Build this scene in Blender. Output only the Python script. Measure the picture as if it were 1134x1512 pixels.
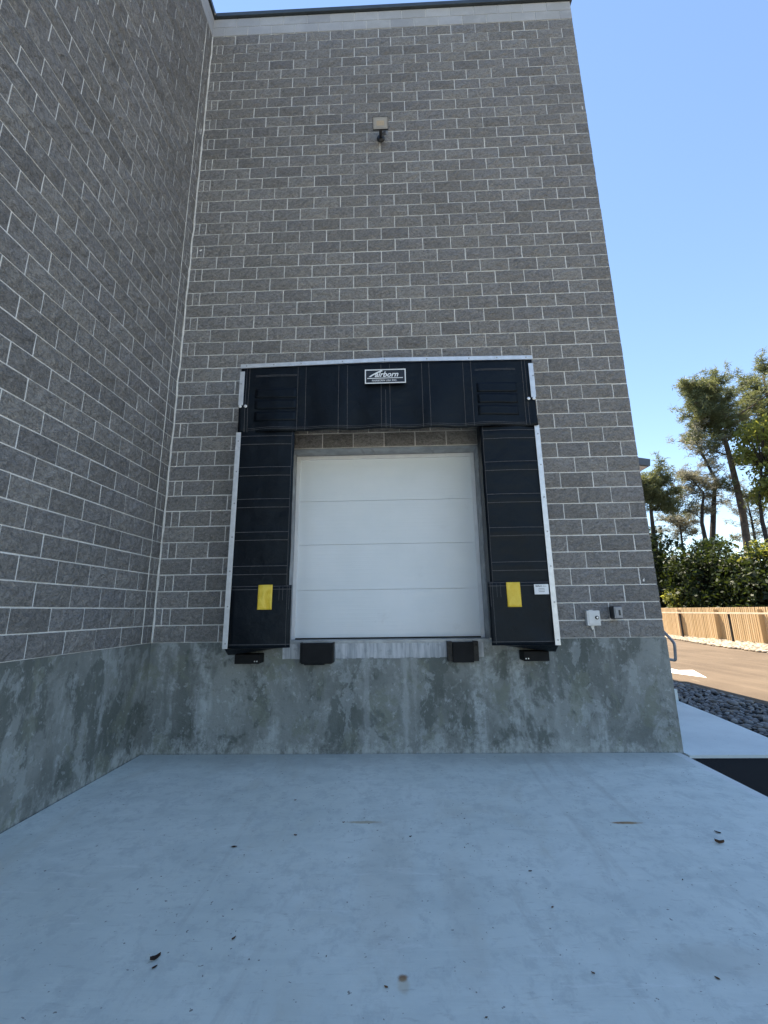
import bpy, bmesh, math, random
import numpy as np
from mathutils import Vector, Matrix, Euler, noise

for o in list(bpy.data.objects):
    bpy.data.objects.remove(o)
S = bpy.context.scene
COL = S.collection
random.seed(7)
RNG = np.random.default_rng(7)
R = math.radians

# ------------------------------------------------------------------ camera
CAM = Vector((2.986, -5.363, 1.5642))
PITCH, YAW, ROLL = R(12.79), R(-1.66), R(-0.78)
FPX = 641.2                                   # focal length for a 1512 px tall picture
fw = Vector((math.sin(YAW) * math.cos(PITCH), math.cos(YAW) * math.cos(PITCH), math.sin(PITCH)))
rt = Vector((math.cos(YAW), -math.sin(YAW), 0))
up = rt.cross(fw)
rt, up = rt * math.cos(ROLL) + up * math.sin(ROLL), up * math.cos(ROLL) - rt * math.sin(ROLL)
cam = bpy.data.cameras.new('camera')
cam_o = bpy.data.objects.new('camera', cam)
COL.objects.link(cam_o)
cam_o.matrix_world = Matrix(((rt.x, up.x, -fw.x, CAM.x), (rt.y, up.y, -fw.y, CAM.y), (rt.z, up.z, -fw.z, CAM.z), (0, 0, 0, 1)))
cam.sensor_fit = 'VERTICAL'
cam.sensor_height = 36
cam.sensor_width = 27
cam.lens = FPX / 1512 * 36
cam.clip_end = 3000
S.camera = cam_o

# ------------------------------------------------------------------ sky, sun, exposure
SUN_EL, SUN_AZ = R(64), R(-30.9)              # azimuth clockwise from +Y
world = bpy.data.worlds.new('World')
S.world = world
world.use_nodes = True
wn, wl = world.node_tree.nodes, world.node_tree.links
sky = wn.new('ShaderNodeTexSky')
sky.sky_type = 'NISHITA'
sky.sun_disc = False
sky.sun_elevation = SUN_EL
sky.sun_rotation = SUN_AZ
sky.altitude = 100
sky.air_density = 1.1
sky.dust_density = 0.0
sky.ozone_density = 1.5
bg = wn['Background']
bg.inputs['Strength'].default_value = 0.077
wl.new(sky.outputs[0], bg.inputs['Color'])
sun = bpy.data.lights.new('sun', 'SUN')
sun.energy = 4.6
sun.angle = R(0.53)
sun.color = (1.0, 0.86, 0.68)
sun_o = bpy.data.objects.new('sun', sun)
COL.objects.link(sun_o)
sdir = Vector((math.sin(SUN_AZ) * math.cos(SUN_EL), math.cos(SUN_AZ) * math.cos(SUN_EL), math.sin(SUN_EL)))
sun_o.rotation_euler = sdir.to_track_quat('Z', 'Y').to_euler()
sun_o.location = sdir * 60
vs = S.view_settings
vs.view_transform = 'Standard'
vs.look = 'None'
vs.exposure = 1.83
vs.gamma = 1.0
vs.use_curve_mapping = False
S.render.engine = 'CYCLES'

# ------------------------------------------------------------------ materials
class NT:
    """small helper round a material's node tree"""
    def __init__(self, name):
        self.m = bpy.data.materials.new(name)
        self.m.use_nodes = True
        self.n, self.l = self.m.node_tree.nodes, self.m.node_tree.links
        self.b = self.n['Principled BSDF']
        self.pos = self.n.new('ShaderNodeNewGeometry').outputs['Position']

    def set(self, node, key, v):
        s = node.inputs[key]
        if isinstance(v, bpy.types.NodeSocket):
            self.l.new(v, s)
        elif isinstance(v, (tuple, list)) and s.type == 'RGBA':
            s.default_value = (*v[:3], 1)
        else:
            s.default_value = v

    def math(self, op, a, b=0.0, c=0.0, clamp=False):
        nd = self.n.new('ShaderNodeMath')
        nd.operation = op
        nd.use_clamp = clamp
        for i, v in enumerate((a, b, c)):
            self.set(nd, i, v)
        return nd.outputs[0]

    def vec(self, op, a, b):
        nd = self.n.new('ShaderNodeVectorMath')
        nd.operation = op
        self.set(nd, 0, a)
        self.set(nd, 1, b)
        return nd.outputs['Value'] if op == 'LENGTH' else nd.outputs[0]

    def noise(self, scale, detail=4, rough=0.55, stretch=(1, 1, 1), dist=0.0, vec=None, off=0.0):
        nd = self.n.new('ShaderNodeTexNoise')
        v = self.vec('MULTIPLY', vec or self.pos, stretch)
        if off:
            v = self.vec('ADD', v, (off, off * 1.7, off * .6))
        self.set(nd, 'Vector', v)
        self.set(nd, 'Scale', scale)
        self.set(nd, 'Detail', detail)
        self.set(nd, 'Roughness', rough)
        self.set(nd, 'Distortion', dist)
        return nd.outputs[0]

    def ramp(self, v, lo, hi, a=0.0, b=1.0):
        nd = self.n.new('ShaderNodeMapRange')
        nd.interpolation_type = 'SMOOTHSTEP'
        for k, x in (('Value', v), ('From Min', lo), ('From Max', hi), ('To Min', a), ('To Max', b)):
            self.set(nd, k, x)
        return nd.outputs[0]

    def mix(self, f, a, b, mode='MIX'):
        nd = self.n.new('ShaderNodeMix')
        nd.data_type = 'RGBA'
        nd.blend_type = mode
        self.set(nd, 0, f)
        self.set(nd, 6, a)
        self.set(nd, 7, b)
        return nd.outputs[2]

    def attr(self, name):
        nd = self.n.new('ShaderNodeAttribute')
        nd.attribute_name = name
        return nd.outputs['Fac']

    def rnd(self):
        return self.n.new('ShaderNodeObjectInfo').outputs['Random']

    def sep(self, i):
        nd = self.n.new('ShaderNodeSeparateXYZ')
        self.l.new(self.pos, nd.inputs[0])
        return nd.outputs[i]

    def bump(self, h, strength=0.5, dist=0.01, prev=None):
        nd = self.n.new('ShaderNodeBump')
        self.set(nd, 'Height', h)
        self.set(nd, 'Strength', strength)
        self.set(nd, 'Distance', dist)
        if prev:
            self.l.new(prev, nd.inputs['Normal'])
        return nd.outputs[0]

    def done(self, color=None, rough=None, normal=None, metal=None, spec=None):
        for k, v in (('Base Color', color), ('Roughness', rough), ('Metallic', metal), ('Normal', normal), ('Specular IOR Level', spec)):
            if v is not None:
                self.set(self.b, k, v)
        return self.m

def plain(name, col, rough=0.6, metal=0.0, var=0.12, scale=8.0, bump=0.0, spec=0.5):
    t = NT(name)
    f = t.noise(scale, 5, 0.6)
    c = t.mix(t.ramp(f, .3, .7), tuple(x * (1 - var) for x in col), tuple(min(1, x * (1 + var)) for x in col))
    nm = t.bump(t.noise(scale * 9, 4), 0.4, bump) if bump else None
    return t.done(c, rough, nm, metal, spec)

M = {}

def mat_block(name, dark, light, smooth=False):
    t = NT(name)
    tint = t.math('FRACT', t.math('ADD', t.attr('tint'), t.rnd()))
    c = t.mix(tint, dark, light)
    odd = t.ramp(t.math('FRACT', t.math('MULTIPLY', tint, 7.3)), .86, .9)
    c = t.mix(t.math('MULTIPLY', odd, .5), c, tuple(x * .7 for x in dark))
    cool = t.ramp(t.math('FRACT', t.math('MULTIPLY', tint, 13.7)), .5, .8)
    c = t.mix(t.math('MULTIPLY', cool, .35), c, (dark[0] * .97, dark[1] * 1.0, dark[2] * 1.10))
    if smooth:
        sp = t.noise(90, 4, .6)
        c = t.mix(t.ramp(sp, .3, .7, 0, .35), c, tuple(x * .7 for x in dark))
        big = t.noise(2.5, 4, .6)
        c = t.mix(t.ramp(big, .45, .7, 0, .5), c, (.54, .54, .54))
        return t.done(c, .9, t.bump(sp, .3, .004), spec=.2)
    sp = t.noise(34, 6, .70, stretch=(1, 1, 1.25), dist=.9)
    fine = t.noise(150, 3, .6)
    mid = t.noise(15, 5, .62, stretch=(.9, .9, 1.2), dist=.8)
    c = t.mix(t.ramp(sp, .32, .60, .62, 0), c, tuple(x * .40 for x in dark))
    c = t.mix(t.ramp(t.noise(21, 5, .7, dist=1.0, off=5), .52, .76, 0, .3), c, tuple(min(.8, x * 1.25) for x in light))
    c = t.mix(t.ramp(fine, .55, .76, 0, .4), c, tuple(min(.8, x * 1.6) for x in light))
    grime = t.noise(.9, 4, .6)
    c = t.mix(t.ramp(grime, .5, .75, 0, .3), c, tuple(x * .7 for x in dark))
    h = t.math('ADD', t.math('MULTIPLY', mid, 2.0), t.math('MULTIPLY', sp, .7))
    return t.done(c, .92, t.bump(h, 1.0, .045), spec=.15)

M['block'] = mat_block('split_face_block', (.37, .355, .335), (.47, .45, .425))
M['smooth'] = mat_block('smooth_block', (.42, .42, .42), (.50, .50, .50), True)

t = NT('mortar')
f = t.noise(3.0, 5, .65)
c = t.mix(t.ramp(f, .3, .7), (.72, .71, .68), (.88, .87, .84))
c = t.mix(t.ramp(t.noise(60, 3), .4, .7, 0, .4), c, (.58, .57, .55))
M['mortar'] = t.done(c, .95, t.bump(t.noise(120, 3), .5, .004), spec=.1)
M['caulk'] = plain('joint_caulk', (.74, .72, .67), .8, var=.12, scale=14, bump=.004)

def mat_parge():
    t = NT('parged_concrete')
    z = t.sep(2)
    big = t.noise(1.1, 6, .62, (1, 1, .8), .6)
    c = t.mix(t.ramp(big, .32, .68), (.14, .15, .138), (.26, .275, .26))
    # trowelled patches
    for k, (sc, lo, hi, col, amt) in enumerate(((1.2, .50, .58, (.33, .35, .335), .6), (1.7, .52, .57, (.10, .112, .10), .7), (4.5, .56, .59, (.42, .45, .445), .4), (3.1, .55, .60, (.20, .215, .17), .6), (7.0, .57, .61, (.13, .14, .13), .3), (11.0, .60, .64, (.42, .44, .43), .25))):
        p = t.noise(sc, 7, .68, (1, 1, .65), .35, off=3.1 * (k + 1))
        c = t.mix(t.ramp(p, lo, hi, 0, amt), c, col)
    # lime streaks that ran down
    st = t.noise(2.6, 5, .65, (1.0, 1.0, .10), .2, off=9.0)
    br = t.noise(9, 6, .72, off=2.2)
    s = t.math('MULTIPLY', t.ramp(st, .52, .66), t.ramp(br, .36, .62))
    c = t.mix(t.math('MULTIPLY', s, .65), c, (.50, .53, .53))
    xx = t.sep(0)
    for x0, wd, am in ((2.60, .05, .35), (3.05, .05, .45), (3.16, .03, .25), (4.75, .07, .25)):
        q = t.math('ADD', t.math('ABSOLUTE', t.math('SUBTRACT', xx, x0)), t.math('MULTIPLY', t.math('SUBTRACT', t.noise(4, 6, .7, (1, 1, .5), off=x0), .5), .22))
        c = t.mix(t.ramp(q, wd, wd * .2, 0, am), c, (.44, .46, .455))
    # lime bloom and splash line at the foot
    edge = t.math('ADD', z, t.math('MULTIPLY', t.math('SUBTRACT', t.noise(5.0, 6, .7, off=5.0), .5), .65))
    c = t.mix(t.math('MULTIPLY', t.ramp(edge, .16, -.02), t.ramp(t.noise(13, 6, .75, (1, 1, .5), off=7.7), .40, .58, .1, .75)), c, (.48, .505, .49))
    fl = t.noise(16, 6, .7, off=1.3)
    c = t.mix(t.ramp(fl, .58, .68, 0, .4), c, (.54, .565, .57))
    c = t.mix(t.ramp(t.noise(26, 4, .7, off=6.3), .62, .70, 0, .5), c, (.08, .085, .085))
    h = t.math('ADD', t.noise(7, 6, .65, dist=.8), t.math('MULTIPLY', t.noise(45, 4, .6), .35))
    return t.done(c, .85, t.bump(h, .55, .02), spec=.25)
M['parge'] = mat_parge()

t = NT('raw_form_concrete')
st = t.noise(16, 4, .7, (1, 1, .10))
c = t.mix(t.ramp(st, .35, .65), (.34, .36, .38), (.58, .59, .60))
c = t.mix(t.ramp(t.noise(7, 5, .6), .56, .66, 0, .55), c, (.27, .285, .30))
M['rawband'] = t.done(c, .9, t.bump(st, .6, .006), spec=.2)

def mat_apron():
    t = NT('broomed_concrete')
    a = t.noise(.55, 5, .6, (1, 1, 1), .6)
    b = t.noise(2.4, 6, .62, (.8, 1.6, 1), .8, off=4)
    c = t.mix(t.ramp(a, .3, .7), (.68, .735, .68), (.77, .82, .77))
    c = t.mix(t.ramp(b, .35, .70, 0, .5), c, (.56, .62, .59))
    tan = t.noise(.8, 5, .65, (1.5, .6, 1), 1.0, off=11)
    c = t.mix(t.ramp(tan, .52, .72, 0, .55), c, (.58, .59, .51))
    # tyre-scuffed lanes running to the door
    md = t.noise(9, 7, .75, (1, .8, 1), .2, off=14)
    c = t.mix(t.ramp(md, .48, .64, 0, .55), c, (.53, .58, .555))
    c = t.mix(t.ramp(t.noise(4.3, 7, .78, (1, 1, 1), .4, off=17), .60, .66, 0, .28), c, (.80, .85, .82))
    ln = t.noise(2.6, 6, .7, (1.0, .14, 1), .9, off=21)
    c = t.mix(t.ramp(ln, .56, .70, 0, .38), c, (.50, .52, .48))
    wisp = t.noise(1.7, 7, .75, (1.2, .5, 1), .9, off=31)
    c = t.mix(t.ramp(wisp, .60, .72, 0, .45), c, (.82, .86, .83))
    # ragged darker band along the foot of the wall
    y = t.sep(1)
    dd = t.math('ADD', y, t.math('MULTIPLY', t.math('SUBTRACT', t.noise(1.6, 5, .65, off=3), .5), .9))
    c = t.mix(t.ramp(dd, -.62, .05, 0, .55), c, (.40, .42, .40))
    x = t.sep(0)
    c = t.mix(t.math('MULTIPLY', t.ramp(x, 5.955, 5.965), t.ramp(t.noise(6, 5, .7), .3, .6, .25, .6)), c, (.78, .80, .80))
    # dark specks
    c = t.mix(t.ramp(t.noise(42, 2, .5, off=8), .72, .75, 0, .75), c, (.10, .09, .08))
    sc = t.noise(30, 5, .7, (.25, 1, 1), .3)
    c = t.mix(t.ramp(sc, .56, .70, 0, .45), c, (.46, .49, .46))
    c = t.mix(t.ramp(t.noise(11, 5, .75, (.18, 1, 1), .6, off=41), .60, .68, 0, .35), c, (.86, .89, .86))
    # rust: two short bars and a blot
    w = t.math('MULTIPLY', t.math('SUBTRACT', t.noise(16, 6, .75), .5), 1.2)
    for (x0, y0, sx, sy, amt, col) in ((2.70, -1.635, .15, .026, .6, (.36, .26, .10)), (4.65, -1.644, .12, .024, .9, (.34, .20, .06)), (4.60, -1.644, .05, .012, .7, (.25, .13, .04)), (2.974, -3.065, .026, .026, .9, (.22, .10, .03)), (2.976, -3.10, .034, .05, .35, (.52, .40, .22)), (4.42, -2.95, .30, .14, .25, (.44, .43, .37)), (2.88, -2.3, .22, .95, .22, (.52, .50, .42)), (3.3, -2.6, .12, .7, .18, (.52, .50, .43))):
        d = t.vec('LENGTH', t.vec('MULTIPLY', t.vec('SUBTRACT', t.pos, (x0, y0, 0)), (1 / sx, 1 / sy, 0)), (0, 0, 0))
        c = t.mix(t.ramp(t.math('ADD', d, w), 1.1, .45, 0, amt), c, col)
    broom = t.noise(70, 3, .6, (.05, 1, 1))
    h = t.math('ADD', t.math('MULTIPLY', broom, .5), t.noise(9, 5, .6))
    return t.done(c, .82, t.bump(h, .35, .006), spec=.3)
M['apron'] = mat_apron()
t = NT('sidewalk_concrete')
c = t.mix(t.ramp(t.noise(1.4, 5, .6), .3, .7), (.66, .71, .70), (.76, .81, .79))
c = t.mix(t.ramp(t.noise(30, 3, .6), .66, .72, 0, .5), c, (.25, .25, .24))
M['walk'] = t.done(c, .85, t.bump(t.noise(40, 4), .3, .004), spec=.3)

def mat_asphalt(name, dark, light, tracks):
    t = NT(name)
    c = t.mix(t.ramp(t.noise(.5, 5, .6), .3, .7), dark, light)
    g = t.noise(120, 3, .7)
    c = t.mix(t.ramp(g, .5, .75, 0, .7), c, tuple(x * 1.9 for x in light))
    if tracks:
        ln = t.noise(1.6, 5, .65, (1.0, .06, 1), .2)
        c = t.mix(t.ramp(ln, .45, .7, 0, .5), c, tuple(x * 1.5 for x in light))
        c = t.mix(t.ramp(t.noise(9, 4, .7, (.5, .12, 1)), .66, .72, 0, .5), c, (.30, .26, .2))
    return t.done(c, .9, t.bump(g, .6, .006), spec=.15)
M['asphalt'] = mat_asphalt('fresh_asphalt', (.006, .006, .007), (.009, .009, .010), False)
M['road'] = mat_asphalt('dusty_asphalt', (.100, .078, .058), (.135, .106, .078), True)
M['paint'] = plain('road_paint', (.80, .79, .74), .7, var=.06, scale=14)
M['soil'] = plain('leaf_litter_soil', (.09, .075, .045), .95, var=.4, scale=3, bump=.02)

def mat_fabric():
    t = NT('black_vinyl_fabric')
    c = t.mix(t.ramp(t.noise(2.2, 5, .6), .35, .7), (.0015, .0025, .005), (.003, .005, .009))
    c = t.mix(t.ramp(t.noise(40, 4, .7, (1, 1, .3)), .62, .72, 0, .35), c, (.012, .015, .02))
    h = t.math('ADD', t.noise(5, 4, .55), t.math('MULTIPLY', t.noise(420, 2), .06))
    t.b.inputs['Specular Tint'].default_value = (.80, .92, 1.0, 1)
    return t.done(c, .46, t.bump(h, .4, .05), spec=.26)
M['fabric'] = mat_fabric()
M['stitch'] = plain('grey_stitching', (.085, .085, .09), .8, var=.25, scale=60)
M['redstitch'] = plain('edge_piping', (.10, .035, .035), .7, var=.2, scale=60)
M['alu'] = plain('aluminium_strip', (.72, .73, .74), .42, .55, .08, 12, .001)
M['screw'] = plain('zinc_screw', (.42, .42, .42), .4, .8, .1, 50)
M['bolt'] = plain('bright_bolt', (.85, .85, .84), .35, .5, .05, 50)
t = NT('yellow_vinyl')
w = t.noise(9, 4, .6, (1, 1, .6), 1.5)
c = t.mix(t.ramp(w, .35, .7), (.78, .52, .03), (.86, .63, .08))
M['yellow'] = t.done(c, .45, t.bump(w, .5, .02), spec=.5)
M['white_tag'] = plain('white_print_label', (.78, .80, .82), .5, var=.04)
M['ink'] = plain('black_ink', (.04, .04, .045), .6)
M['plate'] = plain('black_nameplate', (.012, .015, .02), .4)
M['white_ink'] = plain('white_print', (.85, .86, .87), .5, var=.03)
M['frame_panel'] = plain('grey_fibreglass', (.10, .105, .11), .6, var=.15)
M['rubber'] = plain('black_rubber', (.006, .006, .0065), .75, var=.35, scale=12, bump=.004, spec=.35)
M['black_steel'] = plain('dark_steel', (.015, .014, .013), .55, .3, .3, 18, .002)

def mat_door():
    t = NT('white_door_skin')
    c = t.mix(t.ramp(t.noise(1.1, 4, .6), .3, .7), (.80, .84, .85), (.86, .89, .90))
    z = t.sep(2)
    rib = t.math('SINE', t.math('MULTIPLY', z, 2 * math.pi / .0508))
    grain = t.noise(22, 5, .6, (.12, 1, 2.2))
    h = t.math('ADD', t.math('MULTIPLY', t.ramp(rib, .82, 1.0), .5), grain)
    c = t.mix(t.ramp(t.noise(3, 5, .7, off=4), .62, .75, 0, .18), c, (.55, .54, .52))
    return t.done(c, .5, t.bump(h, .35, .005), spec=.4)
M['door'] = mat_door()
M['trim'] = plain('white_trim', (.80, .805, .81), .45, var=.04)
M['weather'] = plain('black_weather_seal', (.01, .01, .011), .7)
M['galv'] = plain('galvanized_steel', (.34, .36, .38), .5, .5, .2, 6, .001)
M['jamb'] = plain('grey_jamb', (.33, .34, .35), .7, .1, .25, 7, .002)
M['coping'] = plain('dark_metal_coping', (.05, .062, .068), .4, .3, .15, 3)
M['pipe'] = plain('painted_grey_pipe', (.30, .31, .33), .4, .35, .12, 10)
M['lamp_body'] = plain('dark_lamp_housing', (.045, .048, .052), .45, .3, .1)
M['lamp_rim'] = plain('grey_lamp_rim', (.26, .27, .29), .4, .4, .1)
M['lens'] = plain('frosted_lens', (.33, .34, .36), .3, 0, .08, 12)
M['led'] = plain('yellow_led_plate', (.46, .40, .32), .4, 0, .1, 60)
M['box_white'] = plain('white_plastic_box', (.74, .74, .72), .5, var=.06)
M['wood'] = None
t = NT('cedar_picket')
c = t.mix(t.rnd(), (.50, .36, .20), (.66, .50, .31))
c = t.mix(t.ramp(t.noise(30, 4, .6, (1, 1, .06)), .45, .7, 0, .5), c, (.44, .30, .16))
M['wood'] = t.done(c, .8, t.bump(t.noise(30, 4, .6, (1, 1, .06)), .3, .004), spec=.2)
M['rail_wood'] = plain('pale_timber_rail', (.62, .53, .40), .8, var=.15, scale=6)
M['post_black'] = plain('black_post', (.008, .008, .008), .8, var=.2)

def mat_stone(name, a, b):
    t = NT(name)
    r = t.math('FRACT', t.math('ADD', t.attr('tint'), t.rnd()))
    c = t.mix(r, a, b)
    warm = t.ramp(t.math('FRACT', t.math('MULTIPLY', r, 9.1)), .7, .9)
    c = t.mix(t.math('MULTIPLY', warm, .5), c, (b[0] * 1.05, b[1] * .9, b[2] * .72))
    c = t.mix(t.ramp(t.noise(35, 5, .65), .5, .75, 0, .5), c, tuple(x * .5 for x in a))
    return t.done(c, .6, t.bump(t.noise(60, 4), .3, .004), spec=.4)
M['stone'] = mat_stone('river_stone', (.025, .027, .032), (.27, .27, .27))
M['pebble'] = mat_stone('pale_pebble', (.16, .13, .10), (.46, .40, .31))

def mat_leaf(name, a, b, trans, tcol):
    t = NT(name)
    r = t.attr('tint')
    c = t.mix(r, a, b)
    t.done(c, .55, spec=.35)
    tr = t.n.new('ShaderNodeBsdfTranslucent')
    t.set(tr, 'Color', t.mix(r, tcol, tuple(min(1, x * 1.5) for x in tcol)))
    mx = t.n.new('ShaderNodeMixShader')
    mx.inputs[0].default_value = trans
    t.l.new(t.b.outputs[0], mx.inputs[1])
    t.l.new(tr.outputs[0], mx.inputs[2])
    t.l.new(mx.outputs[0], t.n['Material Output'].inputs['Surface'])
    return t.m
M['pine'] = mat_leaf('pine_needles', (.06, .085, .05), (.17, .19, .10), .35, (.20, .22, .08))
M['pine_grey'] = mat_leaf('grey_needles', (.13, .14, .115), (.26, .26, .20), .35, (.26, .25, .17))
M['bush'] = mat_leaf('vine_leaves', (.008, .018, .007), (.032, .05, .014), .22, (.07, .10, .015))
M['bush_y'] = mat_leaf('yellow_green_leaves', (.07, .10, .025), (.18, .19, .055), .45, (.30, .31, .05))
M['bark'] = plain('pine_bark', (.10, .078, .06), .9, var=.4, scale=5, bump=.05)
M['bark_dark'] = plain('dark_bark', (.035, .029, .024), .9, var=.4, scale=5, bump=.03)
M['dry_leaf'] = None
t = NT('dry_leaf')
c = t.mix(t.rnd(), (.035, .018, .012), (.16, .085, .04))
M['dry_leaf'] = t.done(c, .7, t.bump(t.noise(150, 3), .5, .002), spec=.3)
M['siding'] = plain('tan_siding', (.36, .30, .22), .7, var=.08, scale=2)
M['roof_shingle'] = plain('grey_shingle', (.08, .075, .075), .9, var=.3, scale=9)
M['canopy'] = plain('slate_blue_metal', (.09, .11, .14), .5, .2, .12)
M['soffit'] = plain('white_soffit', (.66, .60, .55), .7, var=.06)
M['red_brick'] = plain('red_brick', (.34, .11, .07), .9, var=.3, scale=20)
M['shed_white'] = plain('white_shed_paint', (.78, .78, .76), .6, var=.05)
M['glass'] = plain('window_glass', (.05, .06, .07), .1, 0, .2)

# ------------------------------------------------------------------ mesh helpers
ORG = {}                                      # world origin of every object

def link(o, parent, loc):
    COL.objects.link(o)
    loc = Vector(loc)
    if parent is not None:
        o.parent = parent
        o.location = loc - ORG[parent.name]
    else:
        o.location = loc
    ORG[o.name] = loc
    return o

def thing(name, loc, label, cat, group=None):
    o = bpy.data.objects.new(name, None)
    o.empty_display_size = .2
    link(o, None, loc)
    o['label'], o['category'] = label, cat
    if group:
        o['group'] = group
    return o

def tag(o, label=None, cat=None, group=None, kind=None):
    for k, v in (('label', label), ('category', cat), ('group', group), ('kind', kind)):
        if v:
            o[k] = v
    return o

class MB:
    """collects world-space geometry for ONE mesh object"""
    def __init__(self):
        self.v, self.f, self.t = [], [], []

    def quad(self, *pts):
        n = len(self.v)
        self.v += [tuple(p) for p in pts]
        self.f.append(tuple(range(n, n + len(pts))))
        return self

    def box(self, x0, x1, y0, y1, z0, z1):
        n = len(self.v)
        self.v += [(x, y, z) for z in (z0, z1) for y in (y0, y1) for x in (x0, x1)]
        self.f += [tuple(n + i for i in q) for q in ((0, 2, 3, 1), (4, 5, 7, 6), (0, 1, 5, 4), (2, 6, 7, 3), (0, 4, 6, 2), (1, 3, 7, 5))]
        return self

    def bbox(self, x0, x1, y0, y1, z0, z1, b=.004, seg=2):
        bm = bmesh.new()
        bmesh.ops.create_cube(bm, size=1)
        for v in bm.verts:
            v.co = Vector(((x0 + x1) / 2 + v.co.x * (x1 - x0), (y0 + y1) / 2 + v.co.y * (y1 - y0), (z0 + z1) / 2 + v.co.z * (z1 - z0)))
        bmesh.ops.bevel(bm, geom=bm.edges[:], offset=b, segments=seg, profile=.5, affect='EDGES')
        return self.bm(bm)

    def bm(self, bm):
        n = len(self.v)
        bm.verts.index_update()
        self.v += [tuple(v.co) for v in bm.verts]
        self.f += [tuple(n + v.index for v in f.verts) for f in bm.faces]
        bm.free()
        return self

    def tube(self, pts, radii, seg=8, cap=True):
        pts = [Vector(p) for p in pts]
        if not isinstance(radii, (list, tuple)):
            radii = [radii] * len(pts)
        n0 = len(self.v)
        ref = None
        for i, p in enumerate(pts):
            d = (pts[min(i + 1, len(pts) - 1)] - pts[max(i - 1, 0)]).normalized()
            if ref is None:
                ref = d.orthogonal().normalized()
            else:
                ref = (ref - d * ref.dot(d)).normalized()
            q = d.cross(ref)
            for k in range(seg):
                a = 2 * math.pi * k / seg
                self.v.append(tuple(p + (ref * math.cos(a) + q * math.sin(a)) * radii[i]))
        for i in range(len(pts) - 1):
            for k in range(seg):
                a, b = n0 + i * seg + k, n0 + i * seg + (k + 1) % seg
                self.f.append((a, b, b + seg, a + seg))
        if cap:
            self.f.append(tuple(n0 + k for k in reversed(range(seg))))
            self.f.append(tuple(n0 + (len(pts) - 1) * seg + k for k in range(seg)))
        return self

    def disc(self, c, r, n=(0, -1, 0), h=.004, seg=10):
        c, n = Vector(c), Vector(n)
        return self.tube([c, c + n * h * .6, c + n * h], [r, r, r * .6], seg)

    def grid(self, fn, nu, nv):
        n0 = len(self.v)
        for j in range(nv + 1):
            for i in range(nu + 1):
                self.v.append(tuple(fn(i / nu, j / nv)))
        for j in range(nv):
            for i in range(nu):
                a = n0 + j * (nu + 1) + i
                self.f.append((a, a + 1, a + nu + 2, a + nu + 1))
        return self

    def build(self, name, mat, parent=None, loc=None, smooth=False):
        if loc is None:
            loc = ORG[parent.name] if parent is not None else (0, 0, 0)
        L = Vector(loc)
        me = bpy.data.meshes.new(name)
        me.from_pydata([(v[0] - L.x, v[1] - L.y, v[2] - L.z) for v in self.v], [], self.f)
        me.materials.append(mat)
        if smooth:
            for p in me.polygons:
                p.use_smooth = True
        if self.t:
            at = me.attributes.new('tint', 'FLOAT', 'POINT')
            at.data.foreach_set('value', np.array(self.t, dtype=np.float32))
        me.update()
        return link(bpy.data.objects.new(name, me), parent, loc)

def fast_mesh(name, verts, tris, mat, parent, loc, tint=None, smooth=False):
    """numpy triangles -> one mesh object"""
    verts = np.asarray(verts, np.float32) - np.array(loc, np.float32)
    tris = np.asarray(tris, np.int32)
    me = bpy.data.meshes.new(name)
    me.vertices.add(len(verts))
    me.vertices.foreach_set('co', verts.ravel())
    k = tris.shape[1]
    me.loops.add(tris.size)
    me.loops.foreach_set('vertex_index', tris.ravel())
    me.polygons.add(len(tris))
    me.polygons.foreach_set('loop_start', np.arange(0, tris.size, k, dtype=np.int32))
    me.polygons.foreach_set('loop_total', np.full(len(tris), k, dtype=np.int32))
    if smooth:
        me.polygons.foreach_set('use_smooth', np.ones(len(tris), dtype=bool))
    if tint is not None:
        me.attributes.new('tint', 'FLOAT', 'POINT').data.foreach_set('value', np.asarray(tint, np.float32))
    me.materials.append(mat)
    me.update(calc_edges=True)
    return link(bpy.data.objects.new(name, me), parent, loc)

def set_smooth(o):
    for p in o.data.polygons:
        p.use_smooth = True
    return o

# ------------------------------------------------------------------ ground
BL, CO, J = .4064, .2032, .0125                # block length, course height, joint
FH = 1.2192                                   # foundation height
ZT = FH + 51 * CO                             # top of masonry
WX = 15 * BL                                  # bay width

g = MB().quad((-900, -900, -.06), (900, -900, -.06), (900, 900, -.06), (-900, 900, -.06)).build('ground', M['soil'])
tag(g, 'brown leaf covered soil reaching away beyond the fence', kind='structure')
a = MB().quad((-3, -60, -.035), (8.9, -60, -.035), (8.9, 0, -.035), (-3, 0, -.035)).build('asphalt_lot', M['asphalt'])
tag(a, 'black freshly sealed asphalt beside the concrete loading apron', kind='structure')
edge = [(8.9, -60), (8.9, 1.0), (8.92, 3.0), (8.86, 5.0), (8.9, 9.0), (8.9, 70)]
mb = MB()
for (x0, y0), (x1, y1) in zip(edge, edge[1:]):
    mb.quad((x0, y0, -.012), (16.6, y0, -.012), (16.6, y1, -.012), (x1, y1, -.012))
    mb.quad((x0, y0, -.06), (x0, y0, -.012), (x1, y1, -.012), (x1, y1, -.06))
road = tag(mb.build('road', M['road']), 'sunlit tan grey asphalt drive running past the building', kind='structure')
# arrow pointing towards the street, painted along the drive
ar = [(9.86, 5.25), (9.52, 6.55), (9.76, 6.5), (9.76, 9.4), (9.98, 9.4), (9.98, 6.5), (10.36, 6.5)]
ar = [(9.92, 5.25), (9.42, 6.50), (9.80, 6.50), (9.80, 9.4), (10.06, 9.4), (10.06, 6.50), (10.42, 6.50)]
mb = MB()
mb.v = [(x, y, -.008) for x, y in ar]
mb.f = [(0, 6, 1), (2, 5, 4, 3)]
mb.build('arrow_marking', M['paint'], road)

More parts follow.
